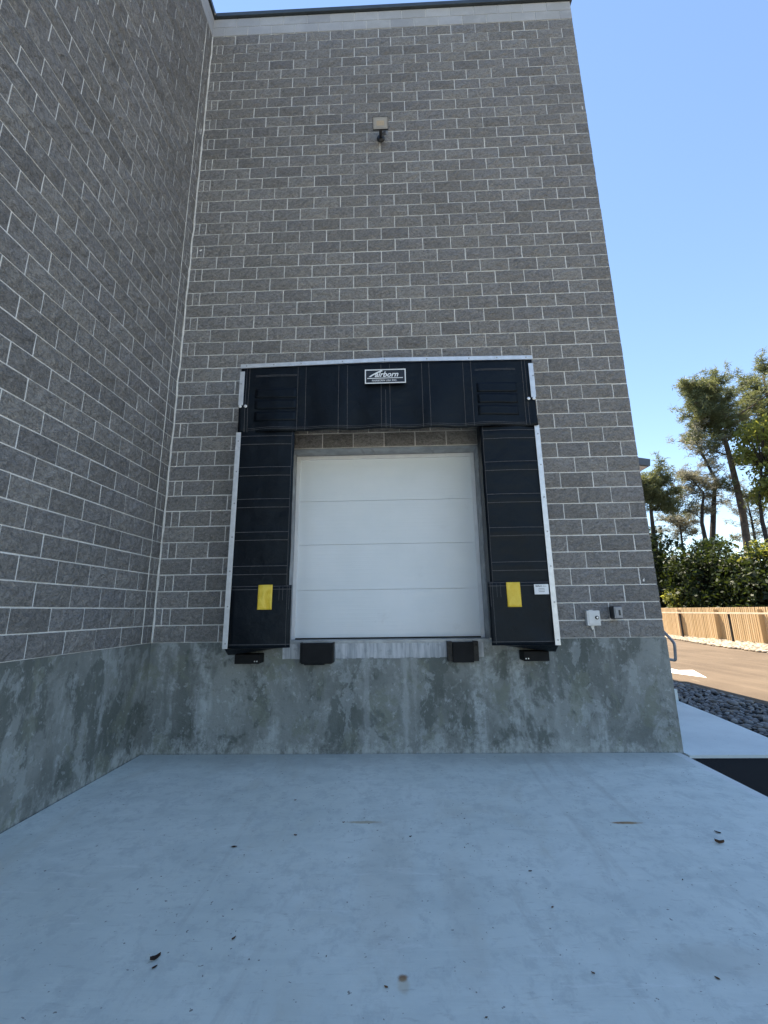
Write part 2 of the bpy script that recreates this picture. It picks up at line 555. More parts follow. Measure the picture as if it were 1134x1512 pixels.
mb = MB()
mb.bbox(.018, 6.055, -30, -.016, -.2, 0, .010)
apron = tag(mb.build('loading_apron', M['apron']), 'pale broomed concrete loading apron with stains in front of the dock', kind='structure')
wk = MB()
n = len(wk.v)
out = [(6.10, -.10), (7.395, -.10), (7.45, .55), (7.60, 1.6), (7.73, 2.7), (7.73, 9.0), (6.10, 9.0)]
wk.v = [(x, y, -.004) for x, y in out] + [(x, y, -.15) for x, y in out]
wk.f = [tuple(range(7))] + [(i, i + 7, (i + 1) % 7 + 7, (i + 1) % 7) for i in range(7)]
tag(wk.build('sidewalk', M['walk']), 'clean pale concrete walk along the side of the building', kind='structure')

# ------------------------------------------------------------------ building
bld = thing('warehouse_building', (3, 10, 0), 'tall grey split-face block warehouse with a recessed loading dock bay', 'building')
OX0, OX1, OZ1 = 4 * BL, 10 * BL, FH + 12 * CO
BACK = 24.0
core = MB()
D = .012
core.box(0, OX0, 0, .3, FH, ZT)
core.box(OX1, WX - D, 0, .3, FH, ZT)
core.box(OX0, OX1, 0, .3, OZ1, ZT)
core.box(0, WX - D, .3, BACK, FH, ZT)
core.box(-12, 0 - D + D, -9, BACK, FH, ZT)
wall = core.build('wall', M['mortar'], bld)

def block_geo(w, h, rg, nu=None, depth=.02, bulge=.011, rough=.009):
    """split-face block: front towards -Y, centred, rough pillowed face"""
    nu = nu or (6 if w > .3 else 4 if w > .15 else 2)
    nv = 3
    V, F = [], []
    for j in range(nv + 1):
        for i in range(nu + 1):
            u, v = i / nu, j / nv
            e = min(1, 3.6 * min(u * w / h * .5, (1 - u) * w / h * .5, v, 1 - v))
            border = i in (0, nu) or j in (0, nv)
            y = -.0025 - bulge * e - (rg.uniform(-1, 1) * (rough if not border else .002))
            V.append((-w / 2 + u * w + (0 if border else rg.uniform(-.2, .2) * w / nu), y, -h / 2 + v * h + (0 if border else rg.uniform(-.2, .2) * h / nv)))
    for j in range(nv):
        for i in range(nu):
            q = j * (nu + 1) + i
            F.append((q, q + 1, q + nu + 2, q + nu + 1))
    rim = [i for i in range(nu + 1)] + [j * (nu + 1) + nu for j in range(1, nv + 1)] + [nv * (nu + 1) + i for i in range(nu - 1, -1, -1)] + [j * (nu + 1) for j in range(nv - 1, 0, -1)]
    n0 = len(V)
    for r_ in rim:
        V.append((V[r_][0], depth, V[r_][2]))
    for k in range(len(rim)):
        a, b = rim[k], rim[(k + 1) % len(rim)]
        F.append((b, a, n0 + k, n0 + (k + 1) % len(rim)))
    return V, F

def proj(p):
    d = Vector(p) - CAM
    z = d.dot(fw)
    if z < .3:
        return None
    return 567 + FPX * d.dot(rt) / z, 756 - FPX * d.dot(up) / z

# every block as (centre, width, wall) ; wall 0 = dock wall facing -Y, 1 = side wall facing +X, 2 = return facing +X at the far corner
blocks = []
for k in range(49):
    zc = FH + (k + .5) * CO
    if k % 2 == 0:
        cuts = [i * BL for i in range(16)]
    else:
        cuts = [0, .1016] + [.2032 + i * BL for i in range(15)] + [WX]
    cuts = sorted(set(round(c, 4) for c in cuts))
    if k < 12:
        cuts = sorted(set(cuts + [round(OX0, 4), round(OX1, 4)]))
    for x0, x1 in zip(cuts, cuts[1:]):
        if k < 12 and x0 > OX0 - .01 and x1 < OX1 + .01:
            continue
        blocks.append(((x0 + x1) / 2, 0, zc, x1 - x0, 0, k))
    ys = [0, .106, .2132] if k % 2 == 0 else [0, .2132]
    ys += [.2132 + BL * i - .01 for i in range(1, 22)] if k % 2 == 0 else [BL * i for i in range(1, 22)]
    for y0, y1 in zip(ys, ys[1:]):
        blocks.append((0, -(y0 + y1) / 2, zc, y1 - y0, 1, k))
    ys = [i * BL for i in range(9)] if k % 2 else [0, .2032] + [.2032 + i * BL for i in range(1, 9)]
    for y0, y1 in zip(ys, ys[1:]):
        blocks.append((WX - D, (y0 + y1) / 2, zc, y1 - y0, 2, k))

def seen_area(b):
    x, y, z, w, side, k = b
    if side == 2:
        return 0
    h = CO / 2
    if side == 0:
        c = [(x - w / 2, 0, z - h), (x + w / 2, 0, z - h), (x + w / 2, 0, z + h), (x - w / 2, 0, z + h)]
        if 1.0 < x < 4.75 and z < 4.75:      # behind the dock shelter
            return 0
    else:
        c = [(0, y - w / 2, z - h), (0, y + w / 2, z - h), (0, y + w / 2, z + h), (0, y - w / 2, z + h)]
    p = [proj(q) for q in c]
    if any(q is None for q in p):
        return 0
    if sum(1 for q in p if 0 < q[0] < 1134 and 0 < q[1] < 1512) < 2:
        return 0
    return abs(sum(p[i][0] * p[(i + 1) % 4][1] - p[(i + 1) % 4][0] * p[i][1] for i in range(4))) / 2

order = sorted(range(len(blocks)), key=lambda i: -seen_area(blocks[i]))
single = set(order[:300])
rg = random.Random(3)
variants = {}

def variant_mesh(w, r_):
    key = (round(w, 3), r_.randrange(12))
    if key not in variants:
        V, F = block_geo(w - J, CO - J, random.Random(hash(key) & 0xffff))
        me = bpy.data.meshes.new('block')
        me.from_pydata(V, [], F)
        me.materials.append(M['block'])
        variants[key] = me
    return variants[key]

rest = MB()
for i, (x, y, z, w, side, k) in enumerate(blocks):
    dz, dx = rg.uniform(-.0015, .0015), rg.uniform(-.0015, .0015)
    prd = rg.uniform(-.003, .0006)
    if i in single:
        o = bpy.data.objects.new('block', variant_mesh(w, rg))
        if side == 0:
            link(o, wall, (x + dx, prd, z + dz))
        else:
            link(o, wall, (-prd, y + dx, z + dz))
            o.rotation_euler.z = math.pi / 2
        continue
    V, F = block_geo(w - J, CO - J, rg)
    n = len(rest.v)
    if side == 0:
        rest.v += [(x + dx + a, prd + b, z + dz + c) for a, b, c in V]
    else:
        rest.v += [(x - prd - b, y + dx + a, z + dz + c) for a, b, c in V]
    rest.f += [tuple(n + q for q in f_) for f_ in F]
    rest.t += [rg.random()] * len(V)
tag(rest.build('block_courses', M['block'], wall), kind='stuff')

# two smooth courses under the coping
for k in (49, 50):
    zc = FH + (k + .5) * CO
    cuts = [i * BL for i in range(16)] if k % 2 == 0 else [0] + [.2032 + i * BL for i in range(15)] + [WX]
    for x0, x1 in zip(cuts, cuts[1:]):
        b = MB().bbox(x0 + .004, x1 - .004, -.009, .02, zc - CO / 2 + .004, zc + CO / 2 - .004, .003, 1)
        b.build('smooth_block', M['smooth'], wall, loc=((x0 + x1) / 2, 0, zc))
    cuts = [i * BL for i in range(12)] if k % 2 else [0] + [.2032 + i * BL for i in range(12)]
    for y0, y1 in zip(cuts, cuts[1:]):
        b = MB().bbox(-.02, .009, -y1 + .004, -y0 - .004, zc - CO / 2 + .004, zc + CO / 2 - .004, .003, 1)
        b.build('smooth_block', M['smooth'], wall, loc=(0, -(y0 + y1) / 2, zc))

# metal coping
cp = MB()
cp.bbox(.05, WX + .035, -.05, BACK, ZT + .002, ZT + .085, .006)
cp.build('coping', M['coping'], bld)
cp = MB()
cp.bbox(-12, .05 - .002, -9.05, BACK, ZT + .003, ZT + .086, .006)
cp.build('coping', M['coping'], bld)

# inside corner caulk bead and the control joint beside it
def bead(x, y, r, z0, z1, amp, name):
    pts, rad, z = [], [], z0
    while z < z1:
        pts.append((x + noise.noise((0, x, z * 3.1)) * amp, y + noise.noise((5, x, z * 3.7)) * amp * .4, z))
        rad.append(r * (1 + .55 * noise.noise((9, y, z * 4.3))))
        z += .07
    return MB().tube(pts, rad, 6).build(name, M['caulk'], bld, smooth=True)
bead(.014, -.012, .0135, FH, FH + 49 * CO, .012, 'caulk_joint')
bead(.003, -.2132, .006, FH, FH + 49 * CO, .003, 'caulk_joint')

# foundation with the raw strip under the door
fd = MB()
RB0, RB1, RZ = 1.60, 3.98, 1.0
fd.box(0, WX + .004, -.006, .3, -.3, RZ)
fd.box(0, RB0, -.006, .3, RZ, FH)
fd.box(RB1, WX + .004, -.006, .3, RZ, FH)
fd.box(0, WX + .004, .3, BACK, -.3, FH)
fd.box(-12, .006, -9, -.006, -.3, FH - .002)
fd.box(-12, -.001, -.006, BACK, -.3, FH - .003)
found = fd.build('foundation', M['parge'], bld)
MB().box(RB0, RB1, .006, .29, RZ - .05, FH - .001).build('raw_concrete_band', M['rawband'], found)
lip = MB()
for k in range(46):                       # ragged parging edge under the raw strip
    x = RB0 + (RB1 - RB0) * k / 46
    lip.box(x, x + (RB1 - RB0) / 46 - .0005, -.0055, .006, RZ - .01, RZ + .012 + .016 * abs(noise.noise((x * 7, 0, 0))) + .008 * random.random())
lip.build('parging_edge', M['parge'], found)

# ------------------------------------------------------------------ sectional door in its recess
DY = .28
for x0, x1 in ((OX0, OX0 + .012), (OX1 - .012, OX1)):
    MB().box(x0, x1, .0, DY + .1, FH + .004, OZ1).build('door_jamb', M['jamb'], bld)
MB().box(OX0 + .012, OX1 - .012, .002, DY + .1, OZ1 - .012, OZ1 - .002).build('lintel_plate', M['galv'], bld)
hk = MB()
for x in (2.52, 2.66, 3.45):
    hk.quad((x, .03, OZ1 - .0125), (x + .035, .03, OZ1 - .0125), (x + .075, DY - .02, OZ1 - .0125), (x + .04, DY - .02, OZ1 - .0125))
hk.build('lintel_weld', M['jamb'], bld)
sill = MB().box(OX0 + .012, OX1 - .012, .002, DY + .1, FH - .03, FH + .004)
sill.build('door_sill', M['galv'], bld)
DX0, DX1, DZ0, DZ1 = OX0 + .055, OX1 - .055, FH + .02, OZ1 - .06
base = MB().box(DX0, DX1, DY + .03, DY + .05, DZ0, DZ1)
door = base.build('overhead_door', M['trim'], bld)
ph = (DZ1 - DZ0) / 4
for k in range(4):
    z0 = DZ0 + k * ph
    p = MB().bbox(DX0 + .003, DX1 - .003, DY, DY + .028, z0 + .0016, z0 + ph - .0016, .0022, 2)
    p.build('door_panel', M['door'], door, loc=((DX0 + DX1) / 2, DY, z0))
MB().bbox(DX0 - .01, DX1 + .01, DY - .015, DY + .03, FH + .005, DZ0 - .001, .004).build('bottom_seal', M['weather'], door)
for x0, x1 in ((OX0 + .012, DX0 + .004), (DX1 - .004, OX1 - .012)):
    MB().bbox(x0, x1, DY - .03, DY + .0275, FH + .005, OZ1 - .013, .004).build('door_trim', M['trim'], door)
MB().bbox(DX0 + .005, DX1 - .005, DY - .03, DY + .0275, DZ1 - .004, OZ1 - .014, .004).build('door_trim', M['trim'], door)

# ------------------------------------------------------------------ dock shelter
P = .47
SX0, SX1, SZ0, SZ1 = 1.06, 4.71, 1.18, 4.585
sh = thing('dock_shelter', ((SX0 + SX1) / 2, -.25, FH), 'black fabric dock shelter with aluminium edging framing the white overhead door', 'dock shelter')
for x0, x1 in ((SX0 + .012, SX0 + .05), (SX1 - .05, SX1 - .012)):
    MB().bbox(x0, x1, -P + .004, -.022, SZ0 + .01, SZ1 - .01, .004).build('side_frame', M['frame_panel'], sh)
MB().bbox(SX0 + .052, SX1 - .052, -P + .004, -.022, SZ1 - .05, SZ1 - .012, .004).build('head_frame', M['frame_panel'], sh)

SEAMS = [3.645, 3.54, 3.25, 3.145, 2.857, 2.757, 2.464, 2.37, 2.074, 1.98]
def side_curtain(s):
    xo, xi = (SX0 + .02, 1.772) if s < 0 else (SX1 - .02, 4.008)
    def sy(x, z):
        u = (x - xo) / (xi - xo)
        b = 0
        for q in range(0, 10, 2):                 # stays hold the cloth, it bellies between them
            b += math.exp(-((z - (SEAMS[q] + SEAMS[q + 1]) / 2) / .045) ** 2) * .009
        return -P - b - .012 * math.sin(math.pi * min(1, u)) - .012 * noise.noise((x * 2.2 + s, z * 1.7, 3)) * (.4 + u) - .006 * noise.noise((x * 6, z * 3, 7 + s))
    def fn(u, v):
        z = SZ0 + .004 + v * (3.95 - SZ0)
        x = xo + u * (xi - xo)
        if u > .9:
            x += .006 * noise.noise((z * 2.3, s, 0)) * (1 if s < 0 else -1)
        return (x, sy(x, z), z)
    cur = MB().grid(fn, 16, 80).build('side_curtain', M['fabric'], sh, smooth=True)
    md = cur.modifiers.new('thickness', 'SOLIDIFY')
    md.thickness = .006
    md.offset = 1 if s > 0 else -1
    st = MB()
    def hline(z, x0, x1, zw=.0032, slope=0.0):
        st.grid(lambda u, v: (x0 + u * (x1 - x0), sy(x0 + u * (x1 - x0), z) - .0085, z + slope * u + (v - .5) * 2 * zw + .002 * noise.noise((u * 4, z * 9, s))), 8, 1)
    for z in SEAMS:
        hline(z, xo + s * -.04, xi + s * .03)
    xl = xi + s * .028
    st.grid(lambda u, v: (xl + (u - .5) * .004, sy(xl, 1.2 + v * 2.5) - .0085, 1.2 + v * 2.5), 1, 40)
    st.build('stitching', M['stitch'], cur)
    # reinforcement apron on the lower third
    ax0, ax1 = (SX0 + .07, 1.802) if s < 0 else (SX1 - .07, 3.978)
    def fa(u, v):
        z = 1.186 + v * .672
        x = ax0 + u * (ax1 - ax0)
        return (x, sy(x, z) - .014 - .010 * math.sin(math.pi * u) * (1 - v) - .022 * noise.noise((x * 3.5 + z * 2, z * 2.2, 11 + s)) * max(0, 1 - v) ** .7 , z)
    rp = MB().grid(fa, 14, 16).build('lower_apron', M['fabric'], sh, smooth=True)
    m2 = rp.modifiers.new('thickness', 'SOLIDIFY')
    m2.thickness = .005
    m2.offset = 1 if s > 0 else -1
    st = MB()
    for z in (1.846, 1.812, 1.222):
        v = (z - 1.186) / .672
        st.grid(lambda u, w: (fa(u, v)[0], fa(u, v)[1] - .007, z + (w - .5) * .006), 10, 1)
    for uu, v0 in ((.93, .02), (.965, .6)):
        st.grid(lambda u, w: (fa(uu, v0 + w * (1 - v0))[0] + (u - .5) * .004, fa(uu, v0 + w * (1 - v0))[1] - .007, fa(uu, v0 + w * (1 - v0))[2]), 1, 10)
    for xx in (.80, .86):
        st.grid(lambda u, w: (fa(xx, .75 + w * .22)[0] + (u - .5) * .004, fa(xx, .9)[1] - .009, fa(xx, .75 + w * .22)[2]), 1, 3)
    st.build('stitching', M['stitch'], rp)
    yx = (1.432, 1.592) if s < 0 else (4.175, 4.325)
    yz = (1.592, 1.862) if s < 0 else (1.584, 1.850)
    def fy(u, v):
        x, z = yx[0] + u * (yx[1] - yx[0]), yz[0] + v * (yz[1] - yz[0])
        return (x, fa((x - ax0) / (ax1 - ax0), (z - 1.186) / .672)[1] - .010 - .004 * noise.noise((x * 22, z * 16, s)), z)
    yp = MB().grid(fy, 8, 12).build('guide_patch', M['yellow'], rp, smooth=True)
    tag(yp, 'yellow vinyl guide patch sewn on the black lower apron')
    m3 = yp.modifiers.new('thickness', 'SOLIDIFY')
    m3.thickness = .003
    # aluminium edge strip with screws
    x0, x1 = (SX0 + .002, SX0 + .060) if s < 0 else (SX1 - .060, SX1 - .002)
    for z0, z1, yo in ((SZ0, 3.70, -P - .016), (4.045, 4.50, -P - .046)):
        strip = MB().bbox(x0 + (.012 * -s if z0 > 4 else 0), x1 + (.012 * -s if z0 > 4 else 0), yo - .004, yo + .002, z0, z1, .0015, 1).build('edge_strip', M['alu'], sh)
        zz = [1.235, 1.63, 2.02, 2.41, 2.81, 3.20, 3.585] if z0 < 2 else [4.33]
        for z in zz:
            MB().disc(((x0 + x1) / 2 + .004, yo - .004, z), .0095, h=.005).build('screw', M['screw'], strip)
    for xb in ((1.100, 1.166) if s < 0 else (4.604, 4.668)):
        MB().disc((xb, -P - .046, 4.028), .019, h=.010, seg=12).build('bolt', M['bolt'], sh)
    return cur
side_curtain(-1)
side_curtain(1)
MB().grid(lambda u, v: (4.012 + .046 * u + .005 * noise.noise((u * 3, v * 9, 4)), -P - .004 + u * (P - .02), SZ0 + .06 + v * 2.62), 4, 30).build('dark_gap_flap', M['fabric'], sh, smooth=True)  # flap added to cover the wall edge beside the right jamb with dark fabric

HSEAM = [1.798, 1.899, 2.308, 2.416, 2.831, 2.938, 3.334, 3.424, 3.841, 3.939]
def hy(x, z):
    lo = (SZ1 - z) / .88
    b = 0
    for q in range(0, 10, 2):
        b += math.exp(-((x - (HSEAM[q] + HSEAM[q + 1]) / 2) / .05) ** 2) * .010
    fold = .020 * math.sin(x * 9.5 + 1.3 * noise.noise((x * 1.3, z * .6, 1))) * lo + .030 * noise.noise((x * 2.6, z * 1.6, 5)) * lo + .005 * noise.noise((x * 7, z * 3, 9))
    return -P - .028 - b * lo - fold
def fh(u, v):
    x = SX0 + .02 + u * (SX1 - SX0 - .04)
    z = 3.695 + v * (SZ1 - .005 - 3.695) + (1 - v) * (.004 * noise.noise((x * 2.0, 0, 2)) - (.010 * (u - .5)))
    return (x, hy(x, z), z)
hd = MB().grid(fh, 90, 22).build('head_curtain', M['fabric'], sh, smooth=True)
m = hd.modifiers.new('thickness', 'SOLIDIFY')
m.thickness = .008
m.offset = -1
sd = MB()                                    # returns that close the ends of the head curtain
for x in (SX0 + .02, SX1 - .02):
    sd.quad((x, -P - .03, 3.70), (x, -P + .05, 3.70), (x, -P + .05, SZ1 - .01), (x, -P - .03, SZ1 - .01))
sd.build('head_return', M['fabric'], sh)
st = MB()
def vline(x, w=.0025, z0=3.70, z1=SZ1 - .03):
    st.grid(lambda u, v: (x + (u - .5) * 2 * w, hy(x, z0 + v * (z1 - z0)) - .0085, z0 + v * (z1 - z0)), 1, 24)
for x in HSEAM:
    vline(x)
vline(1.155); vline(1.19); vline(4.60); vline(4.562)
vline(2.885, z1=4.2)
for z in (3.722, 3.742):
    st.grid(lambda u, v: (1.2 + u * 3.36, hy(1.2 + u * 3.36, z) - .0085, z + (v - .5) * .004 - .010 * (u - .5)), 60, 1)
for x0, x1 in ((1.27, 1.785), (3.985, 4.48)):
    for z in (4.445, 4.43):
        st.grid(lambda u, v: (x0 + u * (x1 - x0), hy(x0 + u * (x1 - x0), z) - .0085, z + (v - .5) * .005), 10, 1)
st.build('stitching', M['stitch'], hd)
for x0, x1 in ((1.27, 1.785), (3.995, 4.485)):     # overlapping wear pleats at both ends
    for z in (4.143, 3.995, 3.84):
        def fp(u, v):
            x = x0 + u * (x1 - x0)
            sag = -.006 * math.sin(math.pi * u) + .004 * noise.noise((x * 6, z, 0))
            zz = z + v * .12 + sag * (1 - v)
            return (x, hy(x, zz) - .002 - .005 * (1 - v) ** 3, zz)
        pl = MB().grid(fp, 12, 5).build('wear_pleat', M['fabric'], hd, smooth=True)
        pm = pl.modifiers.new('thickness', 'SOLIDIFY')
        pm.thickness = .004
ts = MB()                                    # two-piece top strip, a touch higher in the middle
xm = 2.88
for x0, x1, z0, z1 in ((SX0 + .015, xm - .001, 4.545, 4.580), (xm + .001, SX1 - .015, 4.580, 4.552)):
    n = len(ts.v)
    for y in (-P - .052, -P - .040):
        ts.v += [(x0, y, z0), (x1, y, z1), (x1, y, z1 + .052), (x0, y, z0 + .052)]
    ts.f += [tuple(n + i for i in q) for q in ((0, 1, 2, 3), (7, 6, 5, 4), (0, 4, 5, 1), (1, 5, 6, 2), (2, 6, 7, 3), (3, 7, 4, 0))]
tstrip = ts.build('top_strip', M['alu'], sh)
for x in (1.151, 1.493, 1.835, 2.354, 2.879, 3.401, 3.92, 4.261, 4.618):
    z = 4.545 + (x - SX0) / (xm - SX0) * .035 if x < xm else 4.580 - (x - xm) / (SX1 - xm) * .028
    MB().disc((x, -P - .052, z + .026), .009, h=.005).build('screw', M['screw'], tstrip)

# --- nameplate: frame, slanted script-like word, rule and small line
NX0, NX1, NZ0, NZ1 = 2.635, 3.135, 4.262, 4.452
NY = -P - .085
TL = -.014                                    # plate hangs a little out of level
npl = MB().bbox(NX0, NX1, NY, NY + .006, NZ0, NZ1, .002, 1).build('nameplate', M['plate'], hd)
tag(npl, 'black nameplate with white border and slanted white lettering')
fr = MB()
bw = .013
for x0, x1, z0, z1 in ((NX0, NX1, NZ1 - bw, NZ1), (NX0, NX1, NZ0, NZ0 + bw), (NX0, NX0 + bw, NZ0 + bw, NZ1 - bw), (NX1 - bw, NX1, NZ0 + bw, NZ1 - bw), (NX0 + .03, NX1 - .035, NZ0 + .066, NZ0 + .075)):
    fr.box(x0, x1, NY - .003, NY - .0005, z0, z1)
fr.build('border', M['white_ink'], npl)

def lettering(name, body, size, x, z, y, parent, mat, shear=0.0, sx=1.0, bold=0.0, align='LEFT'):
    cu = bpy.data.curves.new(name, 'FONT')
    cu.body = body
    cu.size = size
    cu.shear = shear
    cu.offset = bold
    cu.extrude = .0006
    cu.align_x = align
    ob = bpy.data.objects.new(name, cu)
    COL.objects.link(ob)
    dg = bpy.context.evaluated_depsgraph_get()
    me = bpy.data.meshes.new_from_object(ob.evaluated_get(dg))
    bpy.data.objects.remove(ob)
    mbb = MB()
    mbb.v = [(x + v.co.x * sx, y - v.co.z, z + v.co.y) for v in me.vertices]
    mbb.f = [tuple(p.vertices) for p in me.polygons]
    bpy.data.meshes.remove(me)
    return mbb.build(name, mat, parent)
lettering('lettering', 'airborn', .098, NX0 + .118, NZ0 + .088, NY - .002, npl, M['white_ink'], .32, .98, .0022)
fl = MB()                                     # the long swept capital F
n = 12
for k in range(n):
    def fp(t, w):
        x = NX0 + .045 + .16 * t
        z = NZ0 + .088 + .082 * (t ** .78)
        return (x + (.034 - .016 * t) * w * .9, NY - .0025, z + .012 * (1 - w) * t - (0 if w < .5 else .006 * t))
    a0, a1 = k / n, (k + 1) / n
    fl.quad(fp(a0, 0), fp(a0, 1), fp(a1, 1), fp(a1, 0))
fl.box(NX0 + .10, NX0 + .135, NY - .003, NY - .001, NZ0 + .118, NZ0 + .126)
fl.build('lettering', M['white_ink'], npl)
lettering('lettering', 'FAIRBORN USA INC.', .034, (NX0 + NX1) / 2 - .01, NZ0 + .028, NY - .002, npl, M['white_ink'], 0, 1.0, .0003, 'CENTER')
# --- white maker's label on the right lower apron
lb = MB().bbox(4.470, 4.625, -P - .050, -P - .046, 1.714, 1.822, .001, 1).build('paper_label', M['white_tag'], sh)
tag(lb, 'small white printed label on the right lower apron')
lettering('print', 'Fairborn', .020, 4.484, 1.797, -P - .0505, lb, M['ink'], .2, 1, .0006)
lettering('print', 'USA Inc.', .013, 4.560, 1.797, -P - .0505, lb, M['ink'])
for k, w in enumerate((.062, .07, .066)):
    MB().box(4.548 - w / 2, 4.548 + w / 2, -P - .0512, -P - .0502, 1.776 - k * .018, 1.780 - k * .018).build('print', M['ink'], lb)

# --- draft pads and brackets closing the foot of the shelter
for s in (-1, 1):
    mx = lambda x: x if s < 0 else (SX0 + SX1) - x
    dp = MB()
    pr_ = [(1.075, -.45, 1.176), (1.70, -.45, 1.19), (1.62, -.03, 1.16), (1.045, -.03, 1.16), (1.06, -.30, 1.098), (1.50, -.30, 1.160), (1.44, -.03, 1.13), (1.045, -.03, 1.075)]
    dp.v = [(mx(x), y, z) for x, y, z in pr_]
    dp.f = [(0, 1, 2, 3), (0, 4, 5, 1), (4, 7, 6, 5), (0, 3, 7, 4), (1, 5, 6, 2), (3, 2, 6, 7)]
    pad = dp.build('draft_pad', M['fabric'], sh)
    b0, b1 = sorted((mx(1.10), mx(1.385)))
    br = MB().bbox(b0, b1, -.20, -.008, .99, 1.095, .006).build('pad_bracket', M['rubber'], sh)
    for dx in (.235, .262):
        MB().disc((mx(1.10 + dx), -.201, 1.02 - .002), .008, h=.006).build('bolt', M['bolt'], br)

# ------------------------------------------------------------------ rubber bumpers
def bumper(x0, x1, label, open_core):
    t_ = thing('dock_bumper', ((x0 + x1) / 2, 0, .96), label, 'dock bumper')
    if open_core:
        MB().bbox(x0 + .06, x1 - .06, -.105, -.01, .972, 1.196, .006).build('rubber_pad', M['rubber'], t_)
        for a0, a1 in ((x0, x0 + .058), (x1 - .058, x1)):
            an = MB().bbox(a0, a1, -.09, -.008, .985, 1.205, .004).build('steel_angle', M['black_steel'], t_)
            for z in (1.05, 1.16):
                MB().disc(((a0 + a1) / 2, -.09, z), .013, h=.010, seg=6).build('bolt_head', M['black_steel'], an)
    else:
        lam = MB().bbox(x0 + .012, x1 - .012, -.118, -.012, .972, 1.203, .014, 3)
        lam.bbox(x0 + .05, x1 - .10, -.112, -.02, .960, .980, .006, 1)
        lam.build('rubber_pad', M['rubber'], t_)
        for a0, a1 in ((x0 - .002, x0 + .011), (x1 - .011, x1 + .002)):
            MB().bbox(a0, a1, -.10, -.008, .985, 1.21, .002).build('steel_angle', M['black_steel'], t_)
    return t_
bumper(1.832, 2.222, 'black laminated rubber dock bumper with a full width face, beside the darker shelter curtain', False)
bumper(3.545, 3.905, 'black rubber dock bumper showing bolted steel angles, on the side with the white paper label', True)

# ------------------------------------------------------------------ things on the wall
# floodlight
fl_ = thing('floodlight', (2.86, 0, 8.5), 'small rectangular floodlight on a swivel arm high on the block wall', 'floodlight')
def rot_box(mb, c, size, tilt, yaw=0.0, b=.006):
    bm = bmesh.new()
    bmesh.ops.create_cube(bm, size=1)
    for v in bm.verts:
        v.co = Vector((v.co.x * size[0], v.co.y * size[1], v.co.z * size[2]))
    bmesh.ops.bevel(bm, geom=bm.edges[:], offset=b, segments=2, profile=.5, affect='EDGES')
    mt = Matrix.Translation(c) @ Matrix.Rotation(yaw, 4, 'Z') @ Matrix.Rotation(tilt, 4, 'X')
    bmesh.ops.transform(bm, matrix=mt, verts=bm.verts)
    return mb.bm(bm), mt
TF = R(40)
fc = Vector((2.863, -.25, 8.76))
mb, mt = rot_box(MB(), fc, (.235, .05, .155), TF)
body = mb.build('housing', M['lamp_body'], fl_)
def on_face(mt, x0, x1, z0, z1, y0, y1):
    q = MB()
    n_ = 0
    q.box(x0, x1, y0, y1, z0, z1)
    q.v = [tuple(mt @ Vector(v)) for v in q.v]
    return q
on_face(mt, -.108, .108, -.068, .068, -.030, -.0255).build('rim', M['lamp_rim'], body)
on_face(mt, -.090, .090, -.052, .052, -.034, -.0305).build('lens', M['lens'], body)
on_face(mt, -.058, .058, -.030, .026, -.0365, -.0345).build('led_plate', M['led'], body)
for k in range(5):
    on_face(mt, -.10 + k * .046, -.088 + k * .046, -.07, .07, .0255, .055).build('cooling_fin', M['lamp_body'], body)
MB().tube([(2.863, -.225, 8.72), (2.863, -.18, 8.70), (2.862, -.10, 8.755), (2.86, -.03, 8.775)], .024, 8).build('arm', M['lamp_body'], fl_, smooth=True)
MB().tube([(2.86, -.012, 8.775), (2.86, -.035, 8.775), (2.86, -.055, 8.775)], [.062, .062, .045], 16).build('wall_base', M['lamp_body'], fl_)
MB().tube([(2.88, -.09, 8.76), (2.92, -.12, 8.755), (2.955, -.14, 8.74)], [.022, .026, .030], 10).build('sensor', M['lamp_rim'], fl_)

# key switch box
kb = thing('key_switch_box', (5.27, 0, 1.36), 'square white plastic key switch box on the wall near the concrete base', 'switch box')
bx_ = MB().bbox(5.192, 5.346, -.062, -.005, 1.36, 1.532, .006).build('housing', M['box_white'], kb)
MB().bbox(5.212, 5.330, -.068, -.0615, 1.378, 1.515, .004).build('cover_plate', M['box_white'], bx_)
MB().tube([(5.302, -.068, 1.452), (5.302, -.080, 1.452), (5.302, -.084, 1.452)], [.021, .021, .016], 14).build('lock_ring', M['black_steel'], bx_)
MB().disc((5.302, -.084, 1.452), .012, h=.004).build('key_barrel', M['bolt'], bx_)
MB().bbox(5.24, 5.28, -.03, -.008, 1.528, 1.540, .002).build('sealant_bead', M['caulk'], bx_)
dpm = MB()
dpm.quad((5.235, -.024, 1.358), (5.285, -.024, 1.358), (5.268, -.022, 1.315), (5.258, -.022, 1.31))
dpm.quad((5.235, -.010, 1.358), (5.258, -.010, 1.31), (5.268, -.010, 1.315), (5.285, -.010, 1.358))
dpm.quad((5.235, -.024, 1.358), (5.258, -.022, 1.31), (5.258, -.010, 1.31), (5.235, -.010, 1.358))
dpm.build('sealant_drip', M['caulk'], bx_)

# small wall lamp
wlp = thing('dock_signal_lamp', (5.56, 0, 1.42), 'small dark rounded wall lamp with a clear grey lens right of the switch box', 'wall lamp')
hb = MB().bbox(5.475, 5.585, -.115, -.005, 1.43, 1.582, .022, 4).build('housing', M['lamp_body'], wlp)
MB().bbox(5.482, 5.580, -.128, -.110, 1.437, 1.575, .008, 3).build('rim', M['lamp_rim'], hb)
MB().bbox(5.497, 5.565, -.134, -.126, 1.453, 1.560, .003, 2).build('lens', M['lens'], hb)
MB().bbox(5.528, 5.550, -.137, -.1335, 1.475, 1.535, .001, 1).build('lamp_element', M['lamp_body'], hb)

